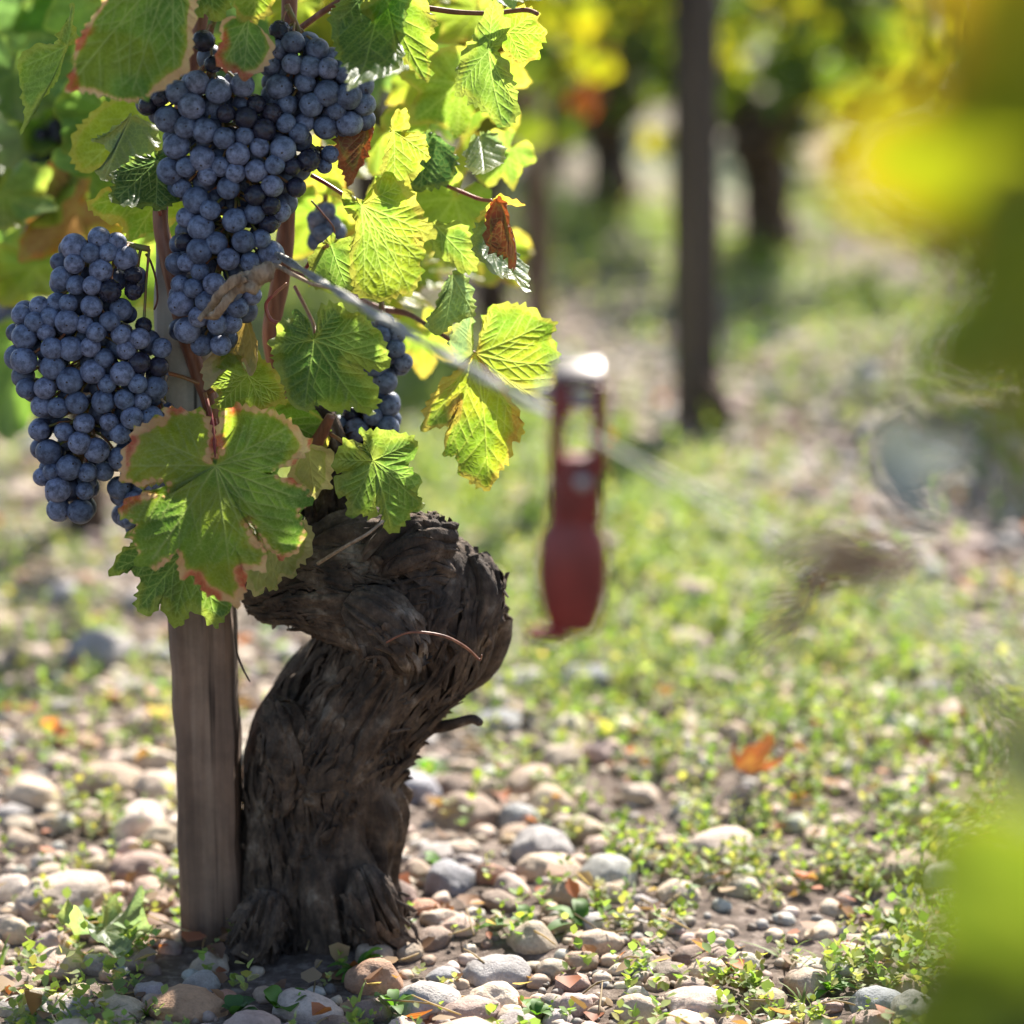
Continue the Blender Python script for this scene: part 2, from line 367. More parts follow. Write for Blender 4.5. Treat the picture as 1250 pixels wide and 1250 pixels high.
def leaf_geom(P2, T2, seed, style, n=200, K=26, tooth=.0018, period=.0055, bend=(0, 0, 0), wave=.004, curl=0.0, smooth=True):
    """P2 outline in metres round the petiole junction, T2 vein tips; returns verts, quads, tris, colours"""
    r = np.random.default_rng(seed); st = STY[style]
    O, s = closed(P2, n, smooth)
    tg = np.roll(O, -1, 0) - np.roll(O, 1, 0); tg /= np.linalg.norm(tg, axis=1)[:, None] + 1e-9
    nr = np.stack([tg[:, 1], -tg[:, 0]], 1); nr *= np.sign((nr * O).sum(1).mean())
    rad = np.linalg.norm(O, axis=1); tooth_h = teeth(s / period, seed) * tooth * sstep(.004, .02, rad)
    size = rad.max()
    t = (np.arange(1, K + 1) / K) ** .85
    V2 = O[None] * t[:, None, None] + (nr * tooth_h[:, None])[None] * (t ** 9)[:, None, None]
    V2 = np.vstack([[[0, 0]], V2.reshape(-1, 2)])
    # veins
    A, B, w = [], [], []
    for tp in T2:
        L = np.linalg.norm(tp); d = tp / L; A.append((0, 0)); B.append(tp); w.append(.0008 * min(1, L / .05) + .0001)
        for k, q in enumerate(np.arange(.18, .93, .17) + r.uniform(-.02, .02)):
            for sg in (-1, 1):
                an = sg * math.radians(40 + r.uniform(-9, 9)); dd = np.array([d[0] * math.cos(an) - d[1] * math.sin(an), d[0] * math.sin(an) + d[1] * math.cos(an)])
                s0 = tp * (q + (.07 if sg > 0 else 0)); l = L * (.50 * (1 - q) + .10) * (.5 + .5 * min(1, q / .3))
                A.append(s0); B.append(s0 + dd * l); w.append(.00036)
    A, B, w = np.array(A), np.array(B), np.array(w)
    D, tt = segd(V2, A, B); taper = 1 - .6 * tt
    res = max(.00042, size / K * .35)
    vein = np.exp(-(D / np.maximum(w * taper, res)) ** 2); vein = (vein * np.minimum(1, w / res * 1.0)).max(1)
    dmin = D.min(1)
    X_, Y_ = V2[:, 0], V2[:, 1]; rr = np.linalg.norm(V2, axis=1); tq = np.concatenate([[0], np.repeat(t, n)])
    th = np.concatenate([[0], np.tile(np.arctan2(O[:, 0], -O[:, 1]), K)])
    sc_ = size / .07
    Zz = (bend[0] * X_ ** 2 + bend[1] * Y_ ** 2 + bend[2] * X_ * Y_) / .07 + wave * tq ** 2 * np.sin(5 * th + seed) * sc_ + wave * .7 * tq ** 3 * np.sin(11 * th + 2 * seed) * sc_
    Zz += .0010 * sc_ * (1 - np.exp(-dmin / .004)) + .0035 * sc_ * (fbm(X_ * 45 + seed, Y_ * 45, 0, 2) - .5) - .0004 * vein
    Zz += curl * tq ** 4 * sc_ * .012
    V = np.stack([X_, Y_, Zz], 1)
    # colour of the blade itself
    ed = np.empty(len(V2)); Os = O[::max(1, n // 110)]
    for c0 in range(0, len(V2), 8000):
        ed[c0:c0 + 8000] = np.sqrt(((V2[c0:c0 + 8000, None] - Os) ** 2).sum(-1).min(1))
    a_, b_, v_, e_ = [np.array(st[k]) for k in 'abve']
    n1 = fbm(X_ * 28 + seed * 3, Y_ * 28, 0, 3)[:, None]; n2 = fbm(X_ * 90 + seed, Y_ * 90 + 3, 1., 3); n3 = vn(X_ * 34 + 7 * seed, Y_ * 34, 2.)
    col = a_ + (b_ - a_) * sstep(.3, .7, n1)
    yel = np.array((.21, .22, .015)); ym = sstep(.58, .74, n3 + .35 * (1 - np.clip(ed / (.035 * sc_), 0, 1)) - .18) * st['y']
    col = col + (yel - col) * (ym * .8)[:, None]
    col = col + (v_ - col) * (vein * .62)[:, None]
    wv = st['w'] * sc_ ** .5 * np.clip(-.15 + 1.9 * n2 + 1.2 * (n3 - .5) + .4 * np.sin(th * 3 + seed), .08, 3)
    em = (1 - sstep(.75, 1.15, ed / wv)) * st['ea']; ym2 = (1 - sstep(.9, 2.4, ed / wv)) * st['ea']
    col = col + (np.array((.24, .24, .03)) - col) * (ym2 * .6)[:, None]
    col = col + (e_ - col) * em[:, None]
    rm = sstep(.64, .72, vn(X_ * 75 + 3 * seed, Y_ * 75, 5.)) * (1 - sstep(.6, 2.2, ed / max(st['w'] * sc_ ** .5, .003))) * st['r'] * sstep(.42, .6, n3)
    col = col + (np.array((.28, .035, .02)) - col) * np.clip(rm, 0, 1)[:, None] * .8
    ii = np.arange(K - 1)[:, None] * n + 1; jj = np.arange(n)[None]; j2 = (jj + 1) % n
    Q = np.stack([ii + jj, ii + j2, ii + n + j2, ii + n + jj], -1).reshape(-1, 4)
    T_ = np.stack([np.zeros(n, int), 1 + (np.arange(n) + 1) % n, 1 + np.arange(n)], 1)
    return V, Q, T_, np.clip(col, 0, 1)
def frame_cam(px, py, D, yaw, pitch, roll=0):
    """frame at a photo point: x right, y up, z towards the camera, then turned"""
    R = Matrix.Rotation(math.radians(90) - PITCH, 4, 'X') @ Matrix.Rotation(math.radians(yaw), 4, 'Y') @ Matrix.Rotation(math.radians(pitch), 4, 'X') @ Matrix.Rotation(math.radians(roll), 4, 'Z')
    return Matrix.Translation(Vector(P(px, py, D))) @ R
def traced_leaf(parent, pts, org, D, style, tips=None, yaw=0, pitch=0, hi=True, seed=0, label=None, name='leaf', material='leaf', bend=(.3, .3, 0), wave=.0025, curl=0, tooth=.0030, K=None):
    Mx = frame_cam(*org, D, yaw, pitch); Mi = Mx.inverted(); cam_o = Mi @ Vector((0, 0, H))
    def loc(p):
        d = (Mi @ Vector(P(p[0], p[1], D))) - cam_o; s = -cam_o.z / d.z; q = cam_o + d * s; return (q.x, q.y)
    P2 = np.array([loc(p) for p in pts]); 
    if tips is None:
        c = np.array([np.hypot(p[0] - org[0], p[1] - org[1]) for p in pts]); m_ = len(pts)
        tips = [pts[k] for k in range(m_) if c[k] >= c[k - 1] and c[k] > c[(k + 1) % m_] and c[k] > .55 * c.max()]
    T2 = np.array([loc(p) for p in tips]) * .94
    n, K = (380, K or 74) if hi else (200, K or 34)
    V, Q, T_, col = leaf_geom(P2, T2, seed, style, n, K, tooth, .0078, bend, wave, curl)
    me = mesh(name, V, Q, T_, attrs={'col': col}); o = obj(name, me, M[material]); o.parent = parent
    o.matrix_parent_inverse = Matrix.Identity(4); o.matrix_basis = Matrix.Translation(-Vector(parent.location)) @ Mx
    if label: o['label'] = label
    return o
def generic_leaf(parent, Mx, size, style, seed, n=120, K=14, label=None, name='leaf', material='leaf', bend=(.3, .5, 0), wave=.005, tooth=.002):
    P2, T2 = generic_outline(n, seed)
    V, Q, T_, col = leaf_geom(P2 * size, T2 * size, seed, style, n, K, tooth * size / .07, .0085 * size / .07, bend, wave)
    o = obj(name, mesh(name, V, Q, T_, attrs={'col': col}), M[material]); o.parent = parent
    o.matrix_parent_inverse = Matrix.Identity(4); o.matrix_basis = Matrix.Translation(-Vector(parent.location)) @ Mx
    if label: o['label'] = label
    return o

# ------------------------------------------------------------------ the old vine in focus
vine = empty('old_vine', P(388, 1150, 2.01) * [1, 1, 0])
tag(vine, 'old gnarled vine in sharp focus, thick twisted trunk and green leaves beside the wooden stake', 'vine')
def PX(l):                                   # (px,py,D,rpx) list -> points, radii
    return [P(a_[0], a_[1], a_[2]) for a_ in l], [a_[3] / F * a_[2] * 1.02 for a_ in l]
def bark_disp(seed, amp=.010):
    def f(L, th, R):
        cx, sx = np.cos(th + L * 3.5), np.sin(th + L * 3.5)
        rid = 1 - np.abs(2 * fbm(cx * 3.1 + seed, sx * 3.1 + seed, L * 9 + seed, 4) - 1) * 1.6
        fine = fbm(cx * 9 + seed, sx * 9, L * 24, 3) - .5
        deep = sstep(.50, .30, fbm(cx * 4.5 + 9, sx * 4.5 + seed, L * 10, 3))
        lump = vn(cx * 1.3 + seed, sx * 1.3, L * 14) - .5
        sc_ = np.minimum(1, R / .045)
        return sc_ * (amp * (rid - .55) + .010 * fine - .016 * deep + .036 * lump)
    return f
TR = []
A_ = PX([(380, 1185, 2.02, 122), (385, 1130, 2.02, 100), (387, 1060, 2.02, 90), (392, 990, 2.02, 88), (404, 925, 2.015, 89), (438, 868, 2.01, 84), (482, 818, 2.0, 77), (508, 775, 1.995, 88), (516, 732, 1.99, 88), (530, 700, 1.99, 68), (540, 672, 1.99, 40), (542, 658, 1.99, 12)])
B_ = PX([(530, 735, 1.99, 40), (505, 722, 1.985, 76), (450, 706, 1.98, 78), (395, 706, 1.98, 64), (345, 712, 1.98, 46), (312, 722, 1.98, 30), (296, 728, 1.98, 10)])
K_ = [PX([(560, 790, 1.99, 14), (572, 760, 1.975, 32), (580, 715, 1.98, 32), (570, 680, 1.985, 16)]), PX([(455, 690, 1.95, 20), (480, 668, 1.95, 34), (515, 660, 1.96, 30), (550, 662, 1.97, 16)]), PX([(425, 735, 1.93, 16), (450, 752, 1.925, 34), (480, 780, 1.925, 36), (500, 815, 1.93, 16)]), PX([(330, 860, 1.99, 12), (345, 885, 1.975, 26), (350, 930, 1.97, 26), (345, 990, 1.975, 12)]), PX([(440, 1060, 1.965, 14), (452, 1100, 1.955, 32), (470, 1140, 1.96, 34), (500, 1165, 1.965, 20)]), PX([(330, 1090, 1.965, 14), (318, 1125, 1.955, 28), (300, 1165, 1.95, 26)])]
C_ = PX([(455, 715, 2.0, 60), (425, 665, 2.0, 56), (405, 620, 2.0, 42), (396, 575, 2.0, 31), (390, 535, 2.0, 24), (388, 505, 2.0, 16), (387, 496, 2.0, 5)])
tb = MB()
for k, (pt, n_, sg) in enumerate(((A_, 420, 300), (B_, 260, 220), (C_, 200, 160))):
    TR.append((pt, n_)); tb.add(*tube(*pt, n=n_, seg=sg, disp=bark_disp(3.3 + 5 * k)))
for k, q_ in enumerate(K_): tb.add(*tube(*q_, n=90, seg=80, disp=bark_disp(20.7 + 3 * k)))
# shaggy bark strips lying along the wood
def strips(mb, pts, rad, cnt, seed, wide=(.003, .008), length=(.02, .07)):
    r = np.random.default_rng(seed); n = 200
    S4 = spline(np.hstack([np.array(pts), np.array(rad)[:, None]]), n); S, R = S4[:, :3], S4[:, 3]; T, N_, B = frames(S)
    L = np.concatenate([[0], np.cumsum(np.linalg.norm(np.diff(S, axis=0), axis=1))])
    dsp = bark_disp(0.0)
    for _ in range(cnt):
        l = r.uniform(*length); s0 = r.uniform(.0, L[-1] - l * .5); th = r.uniform(0, 6.28); w = r.uniform(*wide); m_ = 12
        ss = np.clip(s0 + np.linspace(0, l, m_), 0, L[-1]); k = np.interp(ss, L, np.arange(n)); i = k.astype(int)
        tw = th - (ss - s0) * 3.5 + .15 * np.sin(np.linspace(0, 5, m_) + th) * r.uniform(0, 1.2)
        lift = .001 + r.uniform(.0, .0085) * np.linspace(-.6, 1, m_) ** 2 + .0015 * np.sin(np.linspace(0, 9, m_) + th)
        e = np.sin(np.linspace(.12, np.pi - .05, m_)) ** .5
        row = []
        for o_ in (-1, -.3, .4, 1):
            a_ = tw + o_ * w * e / np.maximum(R[i], .01)
            rr = R[i] * .99 + lift + .0015 * (1 - o_ * o_) + .0012 * r.uniform(-1, 1)
            row.append(S[i] + rr[:, None] * (np.cos(a_)[:, None] * N_[i] + np.sin(a_)[:, None] * B[i]))
        V = np.stack(row, 1).reshape(-1, 3); ii = np.arange(m_ - 1)[:, None] * 4; jj = np.arange(3)[None]
        mb.add(V, np.stack([ii + jj, ii + jj + 1, ii + jj + 5, ii + jj + 4], -1).reshape(-1, 4))
strips(tb, *A_, 900, 1, (.0010, .0050), (.012, .085)); strips(tb, *B_, 560, 2, (.001, .0045), (.012, .06))
for k, q_ in enumerate(K_): strips(tb, *q_, 60, 30 + k, (.001, .004), (.01, .04)); strips(tb, *C_, 90, 3, (.002, .005), (.015, .04))
child('trunk', tb.mesh('trunk'), M['bark'], vine)
# twiglets and peeling threads on the trunk
def rod(parent, pts, rpx, mt, name, label=None, n=30, seg=9, knob=.12, flat=1.0):
    p = [P(*q[:3]) for q in pts]; r0 = np.interp(np.linspace(0, 1, len(pts)), np.linspace(0, 1, len(rpx)), rpx) / F * 2
    def dsp(L, th, R): return R * knob * (vn(np.cos(th) * 2 + 3, np.sin(th) * 2 + rpx[0], L * 60) - .5) * 2
    o = child(name, mesh(name, *tube(p, r0, n, seg, dsp)), mt, parent, True)
    if label: o['label'] = label
    return o
rod(vine, [(388, 688, 1.9), (420, 668, 1.88), (448, 652, 1.87), (468, 636, 1.88)], [2.2, 1.6], M['fibre'], 'twig', 'thin bare twig crossing the front of the trunk head')
rod(vine, [(470, 785, 1.90), (500, 772, 1.895), (540, 776, 1.9), (568, 790, 1.91), (585, 805, 1.92), (588, 800, 1.91)], [1.2, 1.9, 1.0], M['cane'], 'twig', 'reddish peeling twig on the swollen side of the trunk')
rod(vine, [(498, 892, 2.02), (545, 886, 2.0), (575, 878, 1.99), (586, 882, 1.98)], [9, 5], M['bark'], 'spur', 'broken bark spur on the right of the trunk')
rod(vine, [(336, 835, 2.04), (350, 812, 2.05), (368, 790, 2.06)], [2.4, 1.5], M['bark'], 'twig')
rod(vine, [(286, 742, 1.96), (288, 790, 1.96), (296, 815, 1.96), (305, 832, 1.96)], [1, 1.6, .8], M['bark'], 'tendril')
# canes
rod(vine, [(252, -60, 1.99), (246, 10, 1.99), (238, 60, 1.99), (215, 160, 2.0), (196, 255, 1.99), (206, 320, 1.985), (224, 400, 1.98), (240, 450, 1.98), (258, 500, 1.98), (268, 570, 1.985), (290, 660, 1.985), (318, 718, 1.98)], [10, 9.5, 10, 10.5, 12], M['cane'], 'shoot', 'red-brown cane rising between the two large bunches', 90, 14, .10)
rod(vine, [(354, -60, 2.03), (352, 60, 2.03), (351, 180, 2.03), (350, 270, 2.03), (342, 340, 2.03), (332, 410, 2.03), (345, 470, 2.03), (372, 515, 2.01), (392, 548, 2.0)], [10, 10, 12, 12, 14], M['cane'], 'shoot', 'red-brown cane behind the middle bunch', 90, 14, .10)
rod(vine, [(404, 508, 1.97), (392, 530, 1.975), (378, 556, 1.98), (370, 585, 1.985)], [6, 9, 8], M['cane'], 'shoot', 'short red cane stub above the trunk head')
rod(vine, [(360, 40, 2.02), (395, 14, 2.01), (430, -8, 2.0)], [4, 3.4], M['cane'], 'shoot')
rod(vine, [(462, 8, 2.0), (510, 9, 1.99), (560, 15, 1.985), (600, 16, 1.98), (640, 12, 1.98), (656, 17, 1.97)], [3.5, 3, 3], M['cane'], 'shoot', 'thin red-brown side shoot along the top edge')
rod(vine, [(414, 0, 2.0), (411, 30, 2.0), (412, 60, 2.0), (408, 70, 2.0)], [2.2, 2.0], M['cane'], 'tendril')
rod(vine, [(350, 330, 2.02), (410, 352, 2.03), (460, 375, 2.06), (495, 382, 2.06), (520, 396, 2.04), (548, 414, 2.02), (580, 432, 2.0)], [3.5, 4.5, 3, 3], M['cane'], 'shoot')
for q in ([(380, 214, 1.97), (398, 224, 1.965), (420, 238, 1.955), (441, 250, 1.95)], [(546, 227, 2.04), (565, 235, 2.03), (585, 243, 2.02), (600, 245, 2.01)],
          [(203, 455, 1.97), (222, 460, 1.975), (243, 468, 1.975)], [(262, 568, 1.93), (262, 545, 1.94), (258, 510, 1.955), (250, 480, 1.97)], [(456, 563, 1.93), (440, 552, 1.945), (420, 540, 1.96), (404, 530, 1.97)],
          [(385, 415, 1.94), (384, 400, 1.95), (378, 385, 1.97), (360, 350, 2.0)], [(268, 566, 1.935), (273, 555, 1.94), (268, 535, 1.95), (262, 512, 1.96)],
          [(400, 300, 1.97), (386, 308, 1.98), (372, 330, 1.99)], [(302, 457, 1.96), (296, 452, 1.965), (286, 458, 1.97), (255, 480, 1.975)], [(190, 236, 1.98), (192, 250, 1.98), (196, 262, 1.985)]):
    rod(vine, q, [2.6, 2.4], M['petiole'], 'petiole', None, 20, 8, .05)
rod(vine, [(350, 346, 1.96), (334, 360, 1.955), (325, 370, 1.955), (326, 382, 1.955), (332, 392, 1.955), (342, 395, 1.955)], [1.8, 3], M['petiole'], 'tendril', 'red curled tendril stub below the wire')
rod(vine, [(178, 310, 1.965), (184, 320, 1.965), (190, 340, 1.965), (192, 365, 1.965), (188, 378, 1.965)], [1.5, 1.2], M['cane'], 'tendril')
rod(vine, [(203, 458, 1.95), (200, 472, 1.95), (197, 486, 1.95), (202, 492, 1.95)], [2, 1.4], M['fibre'], 'tendril')
rod(vine, [(380, 245, 2.0), (395, 262, 2.0), (408, 280, 2.0), (404, 300, 2.0)], [1.2, 1.0], M['cane'], 'tendril')

# traced leaves: (outline, petiole junction, distance, style, ...)
TL = traced_leaf
TL(vine, [(128, 0), (112, 22), (98, 44), (88, 62), (86, 86), (75, 111), (96, 110), (116, 115), (136, 120), (156, 124), (176, 116), (192, 108), (206, 98), (222, 86), (231, 60), (234, 20), (246, -30), (262, -70), (240, -105), (214, -62), (190, -105), (150, -86), (132, -40)], (212, -48), 1.915, 'pink', [(80, 104), (112, 30), (155, 120), (208, 94), (230, 56), (250, -90), (150, -80)], 12, 8, seed=1, label='large leaf with pale pink scorched margin at the top left')
TL(vine, [(84, 58), (98, 50), (93, 28), (100, 5), (92, 4), (82, 24), (74, 40), (66, 54), (45, 54), (34, 66), (32, 90), (38, 122), (42, 130), (44, 160), (48, 138), (56, 120), (68, 100), (80, 84)], (82, 56), 2.0, 'green', [(95, 8), (44, 152), (36, 80)], -30, 10, False, seed=2, tooth=.0020, label='drooping leaf with a long thin tip beside the scorched leaf')
TL(vine, [(190, 187), (172, 190), (150, 206), (136, 214), (140, 232), (134, 244), (146, 258), (166, 262), (186, 256), (194, 264), (206, 256), (216, 246), (222, 226), (226, 206), (214, 188), (200, 180)], (192, 196), 1.975, 'dark', [(140, 250), (190, 260), (222, 212), (140, 216)], 10, -22, seed=3, label='small dark leaf left of the middle bunch')
TL(vine, [(160, 118), (128, 128), (110, 146), (98, 165), (97, 190), (108, 208), (128, 204), (150, 190), (176, 180), (208, 184), (226, 170), (224, 140), (205, 122), (182, 130)], (182, 128), 2.06, 'lime', None, -12, 10, False, seed=4)
TL(vine, [(158, 140), (140, 160), (118, 176), (108, 180), (124, 184), (134, 196), (110, 228), (118, 236), (144, 222), (158, 200), (178, 196), (192, 176), (188, 152)], (160, 142), 2.02, 'sage', None, 25, -20, False, seed=5)
TL(vine, [(196, 228), (160, 236), (132, 226), (108, 246), (124, 262), (150, 270), (160, 292), (176, 284), (196, 276), (226, 262), (228, 236)], (200, 234), 2.03, 'yellow', None, 5, 20, False, seed=6)
TL(vine, [(300, 22), (284, 20), (268, 30), (272, 52), (262, 66), (270, 82), (285, 86), (296, 92), (312, 88), (324, 78), (333, 58), (326, 44), (316, 32)], (304, 20), 1.925, 'pink', None, 12, 14, False, seed=7, label='small pink-edged leaf above the middle bunch')
TL(vine, [(310, -30), (292, -20), (286, 6), (296, 24), (312, 26), (328, 20), (334, 0), (330, -30)], (310, -28), 1.93, 'yellow', None, 0, 0, False, seed=8)
TL(vine, [(238, -30), (228, 4), (234, 26), (252, 18), (260, 30), (276, 14), (286, -10), (270, -40)], (256, -34), 1.95, 'green', None, 20, -10, False, seed=9)
TL(vine, [(428, -40), (418, -10), (414, 24), (416, 62), (428, 92), (444, 116), (452, 140), (459, 161), (468, 142), (488, 126), (500, 110), (502, 92), (494, 70), (500, 40), (510, 0), (500, -40), (470, -50)], (462, -36), 1.965, 'dark', [(459, 156), (418, 40), (500, 104), (506, 0)], -14, -18, seed=10, label='large dark green leaf at the top right of the bunches')
TL(vine, [(462, -6), (440, 4), (452, 26), (470, 48), (486, 68), (500, 86), (512, 98), (516, 80), (514, 66), (526, 56), (520, 44), (530, 26), (518, 6), (500, -8), (480, -14)], (470, -4), 1.945, 'lime', None, 18, 12, seed=11)
TL(vine, [(598, -4), (592, 16), (578, 42), (566, 64), (553, 92), (551, 114), (564, 112), (572, 124), (586, 132), (596, 142), (607, 152), (622, 142), (628, 128), (624, 104), (620, 78), (606, 62), (619, 46), (618, 30), (608, 10)], (596, 62), 1.965, 'green', [(606, 148), (556, 108), (624, 126), (600, 4), (616, 36)], 22, 14, seed=12, label='hanging green leaf with a yellow lower tip at the top')
TL(vine, [(606, 2), (616, 14), (634, 8), (654, 14), (657, 26), (668, 40), (662, 52), (656, 68), (640, 80), (628, 74), (616, 62), (612, 50), (618, 40), (612, 22)], (620, 40), 1.985, 'yellow', [(664, 42), (640, 76), (652, 16)], -10, 10, seed=13, label='bright yellow leaf with red spots at the top right of the vine')
TL(vine, [(600, 0), (612, -18), (640, -24), (664, -14), (660, 6), (640, 2), (620, 10)], (604, -6), 1.95, 'sage', None, 10, -40, False, seed=14)
TL(vine, [(478, 146), (486, 134), (498, 136), (500, 152), (494, 168), (510, 162), (522, 168), (520, 180), (529, 192), (514, 196), (514, 210), (502, 218), (498, 230), (486, 234), (474, 220), (470, 200), (474, 176)], (480, 160), 1.96, 'lime', None, -18, 8, seed=15)
TL(vine, [(447, 245), (457, 237), (458, 222), (473, 213), (492, 224), (505, 236), (514, 254), (521, 268), (537, 282), (538, 293), (513, 291), (524, 307), (518, 320), (522, 334), (511, 361), (498, 357), (479, 367), (460, 365), (441, 358), (433, 339), (430, 312), (434, 288), (438, 270), (423, 258), (418, 230), (432, 240)], (441, 250), 1.945, 'lime', [(509, 356), (450, 358), (534, 288), (490, 226), (422, 234), (519, 320), (480, 364)], -10, 4, seed=16, label='bright backlit leaf with clear veins right of the middle bunch')
TL(vine, [(398, 292), (388, 300), (378, 318), (374, 345), (384, 352), (400, 356), (424, 358), (430, 330), (434, 304), (426, 290), (412, 292), (406, 284)], (404, 300), 1.975, 'green', None, 18, 0, seed=17)
TL(vine, [(378, 410), (376, 388), (361, 382), (355, 392), (342, 397), (338, 410), (330, 420), (335, 436), (334, 452), (345, 471), (349, 482), (351, 497), (364, 509), (375, 509), (386, 495), (396, 506), (409, 514), (428, 509), (447, 524), (458, 503), (457, 484), (441, 458), (425, 445), (448, 456), (474, 456), (470, 436), (465, 420), (457, 407), (438, 389), (420, 380), (409, 374), (390, 378), (388, 394), (386, 408)], (383, 415), 1.935, 'green', [(447, 520), (370, 508), (334, 424), (360, 385), (472, 452), (412, 376), (458, 406)], 8, -20, seed=18, label='broad green leaf with a yellow right lobe below the wire')
TL(vine, [(455, 557), (444, 551), (446, 540), (441, 528), (460, 526), (479, 530), (502, 533), (514, 550), (498, 570), (508, 580), (518, 592), (505, 602), (521, 621), (508, 630), (498, 647), (483, 660), (473, 634), (463, 615), (462, 637), (441, 628), (427, 630), (426, 608), (412, 604), (414, 586), (423, 580), (410, 576), (410, 557), (425, 541), (438, 541)], (456, 563), 1.92, 'green', [(484, 655), (428, 626), (412, 562), (444, 530), (508, 538), (517, 594), (518, 620)], -12, -16, seed=19, label='small rounded green leaf in front of the trunk top')
TL(vine, [(257, 560), (258, 528), (250, 506), (228, 504), (206, 502), (202, 515), (183, 518), (164, 528), (162, 541), (153, 557), (150, 586), (169, 595), (196, 589), (208, 594), (204, 608), (180, 606), (158, 614), (148, 630), (169, 643), (161, 656), (172, 675), (174, 691), (193, 699), (209, 685), (220, 672), (223, 707), (241, 707), (254, 728), (266, 733), (292, 745), (300, 720), (295, 698), (324, 701), (325, 678), (308, 655), (300, 640), (309, 640), (324, 666), (343, 685), (362, 678), (372, 653), (362, 627), (380, 621), (372, 598), (353, 589), (327, 579), (350, 570), (369, 560), (378, 547), (366, 528), (346, 512), (324, 504), (292, 499), (273, 506), (265, 528), (270, 552)], (263, 568), 1.90, 'pink', [(288, 738), (184, 694), (154, 570), (168, 528), (358, 520), (376, 545), (374, 616), (352, 680), (316, 696), (152, 628)], 4, -6, seed=20, bend=(.25, .35, 0), tooth=.0036, label='largest leaf with pink and red scorched margin in front of the stake')
TL(vine, [(240, 660), (200, 668), (176, 662), (150, 666), (134, 690), (140, 697), (158, 690), (172, 700), (168, 722), (167, 740), (184, 746), (194, 730), (206, 752), (220, 757), (232, 740), (246, 746), (262, 758), (278, 742), (282, 710), (276, 680)], (240, 655), 1.935, 'green', [(262, 752), (212, 750), (138, 690), (170, 738)], 8, 10, seed=21, label='green leaf hanging behind the largest leaf over the stake top')
TL(vine, [(330, 640), (306, 660), (298, 700), (310, 724), (324, 714), (336, 718), (342, 702), (356, 704), (364, 688), (378, 676), (382, 650), (372, 636), (350, 632)], (330, 640), 1.94, 'cream', None, 6, 6, False, seed=22, label='pale cream leaf showing behind the largest leaf')
TL(vine, [(372, 540), (362, 560), (352, 580), (372, 600), (384, 606), (392, 598), (402, 592), (406, 570), (402, 550), (392, 545)], (376, 545), 1.955, 'cream', None, 0, 6, False, seed=23)
TL(vine, [(300, 452), (290, 434), (276, 436), (266, 450), (255, 472), (270, 480), (262, 500), (280, 505), (302, 500), (322, 505), (332, 498), (348, 492), (346, 474), (338, 456), (322, 440), (312, 432), (306, 446)], (302, 458), 1.955, 'lime', [(264, 500), (346, 488), (258, 470), (320, 442), (325, 502)], 0, -14, seed=24)
TL(vine, [(316, 500), (340, 486), (376, 500), (398, 512), (402, 540), (380, 560), (350, 540), (320, 520)], (330, 505), 1.985, 'lime', None, 0, 10, False, seed=25)
TL(vine, [(580, 434), (590, 392), (598, 378), (620, 379), (642, 388), (658, 399), (669, 408), (662, 426), (673, 445), (671, 464), (672, 490), (679, 519), (660, 500), (640, 480), (616, 468), (596, 456)], (580, 432), 1.995, 'lime', [(600, 384), (660, 404), (668, 456), (676, 514)], 14, -16, seed=26, bend=(.5, .3, .2), label='upper of the two yellow-green leaves at the far right of the vine')
TL(vine, [(580, 430), (594, 456), (616, 470), (634, 500), (646, 525), (632, 536), (630, 554), (616, 572), (608, 592), (588, 583), (572, 570), (566, 551), (553, 551), (551, 535), (560, 505), (562, 490), (552, 516), (529, 517), (530, 490), (543, 468), (560, 452)], (580, 432), 1.98, 'yellow', [(606, 586), (534, 512), (556, 546), (642, 528)], -12, 8, seed=36, bend=(.5, .3, .2), label='lower of the two yellow-green leaves at the far right, with red specks')
TL(vine, [(578, 430), (560, 444), (552, 420), (556, 404), (568, 382), (580, 386), (576, 410)], (578, 432), 1.99, 'sage', None, -30, 0, False, seed=37)
TL(vine, [(544, 342), (558, 330), (572, 342), (580, 362), (584, 390), (570, 392), (558, 402), (548, 416), (534, 412), (530, 396), (540, 380), (536, 360)], (552, 336), 2.0, 'sage', None, -30, -20, False, seed=27)
TL(vine, [(596, 262), (582, 276), (575, 296), (574, 322), (584, 342), (598, 350), (612, 344), (620, 356), (626, 372), (632, 356), (637, 334), (630, 316), (620, 298), (610, 276)], (598, 260), 2.0, 'sage', None, 30, -20, False, seed=28, label='grey-green drooping leaf under the dry red leaf')
TL(vine, [(598, 248), (612, 238), (624, 256), (626, 274), (640, 290), (654, 306), (667, 318), (650, 320), (632, 310), (616, 306), (604, 296), (598, 272)], (604, 246), 1.985, 'brown', None, -25, 10, False, seed=29, material='dryleaf', bend=(2.5, 1, 1), label='curled dry red-brown leaf at the right edge of the foliage')
TL(vine, [(524, 276), (532, 268), (546, 274), (560, 270), (572, 284), (576, 306), (580, 328), (562, 332), (548, 318), (534, 312), (526, 296)], (530, 274), 2.01, 'green', None, 10, 10, False, seed=30)
TL(vine, [(576, 172), (590, 162), (606, 166), (617, 184), (616, 206), (604, 222), (596, 236), (582, 226), (572, 206), (570, 188)], (586, 166), 2.06, 'sage', None, -10, -40, False, seed=31)
TL(vine, [(500, 190), (512, 166), (524, 158), (540, 172), (556, 192), (550, 222), (534, 232), (512, 236), (500, 226)], (520, 164), 2.05, 'dark', None, 10, -10, False, seed=32)
TL(vine, [(420, 160), (436, 148), (454, 140), (456, 166), (452, 196), (446, 226), (436, 212), (426, 202), (420, 186)], (446, 146), 1.965, 'brown', None, -20, 6, False, seed=33, material='dryleaf', bend=(2, 1, 0), label='folded dry brown leaf right of the upper bunch')
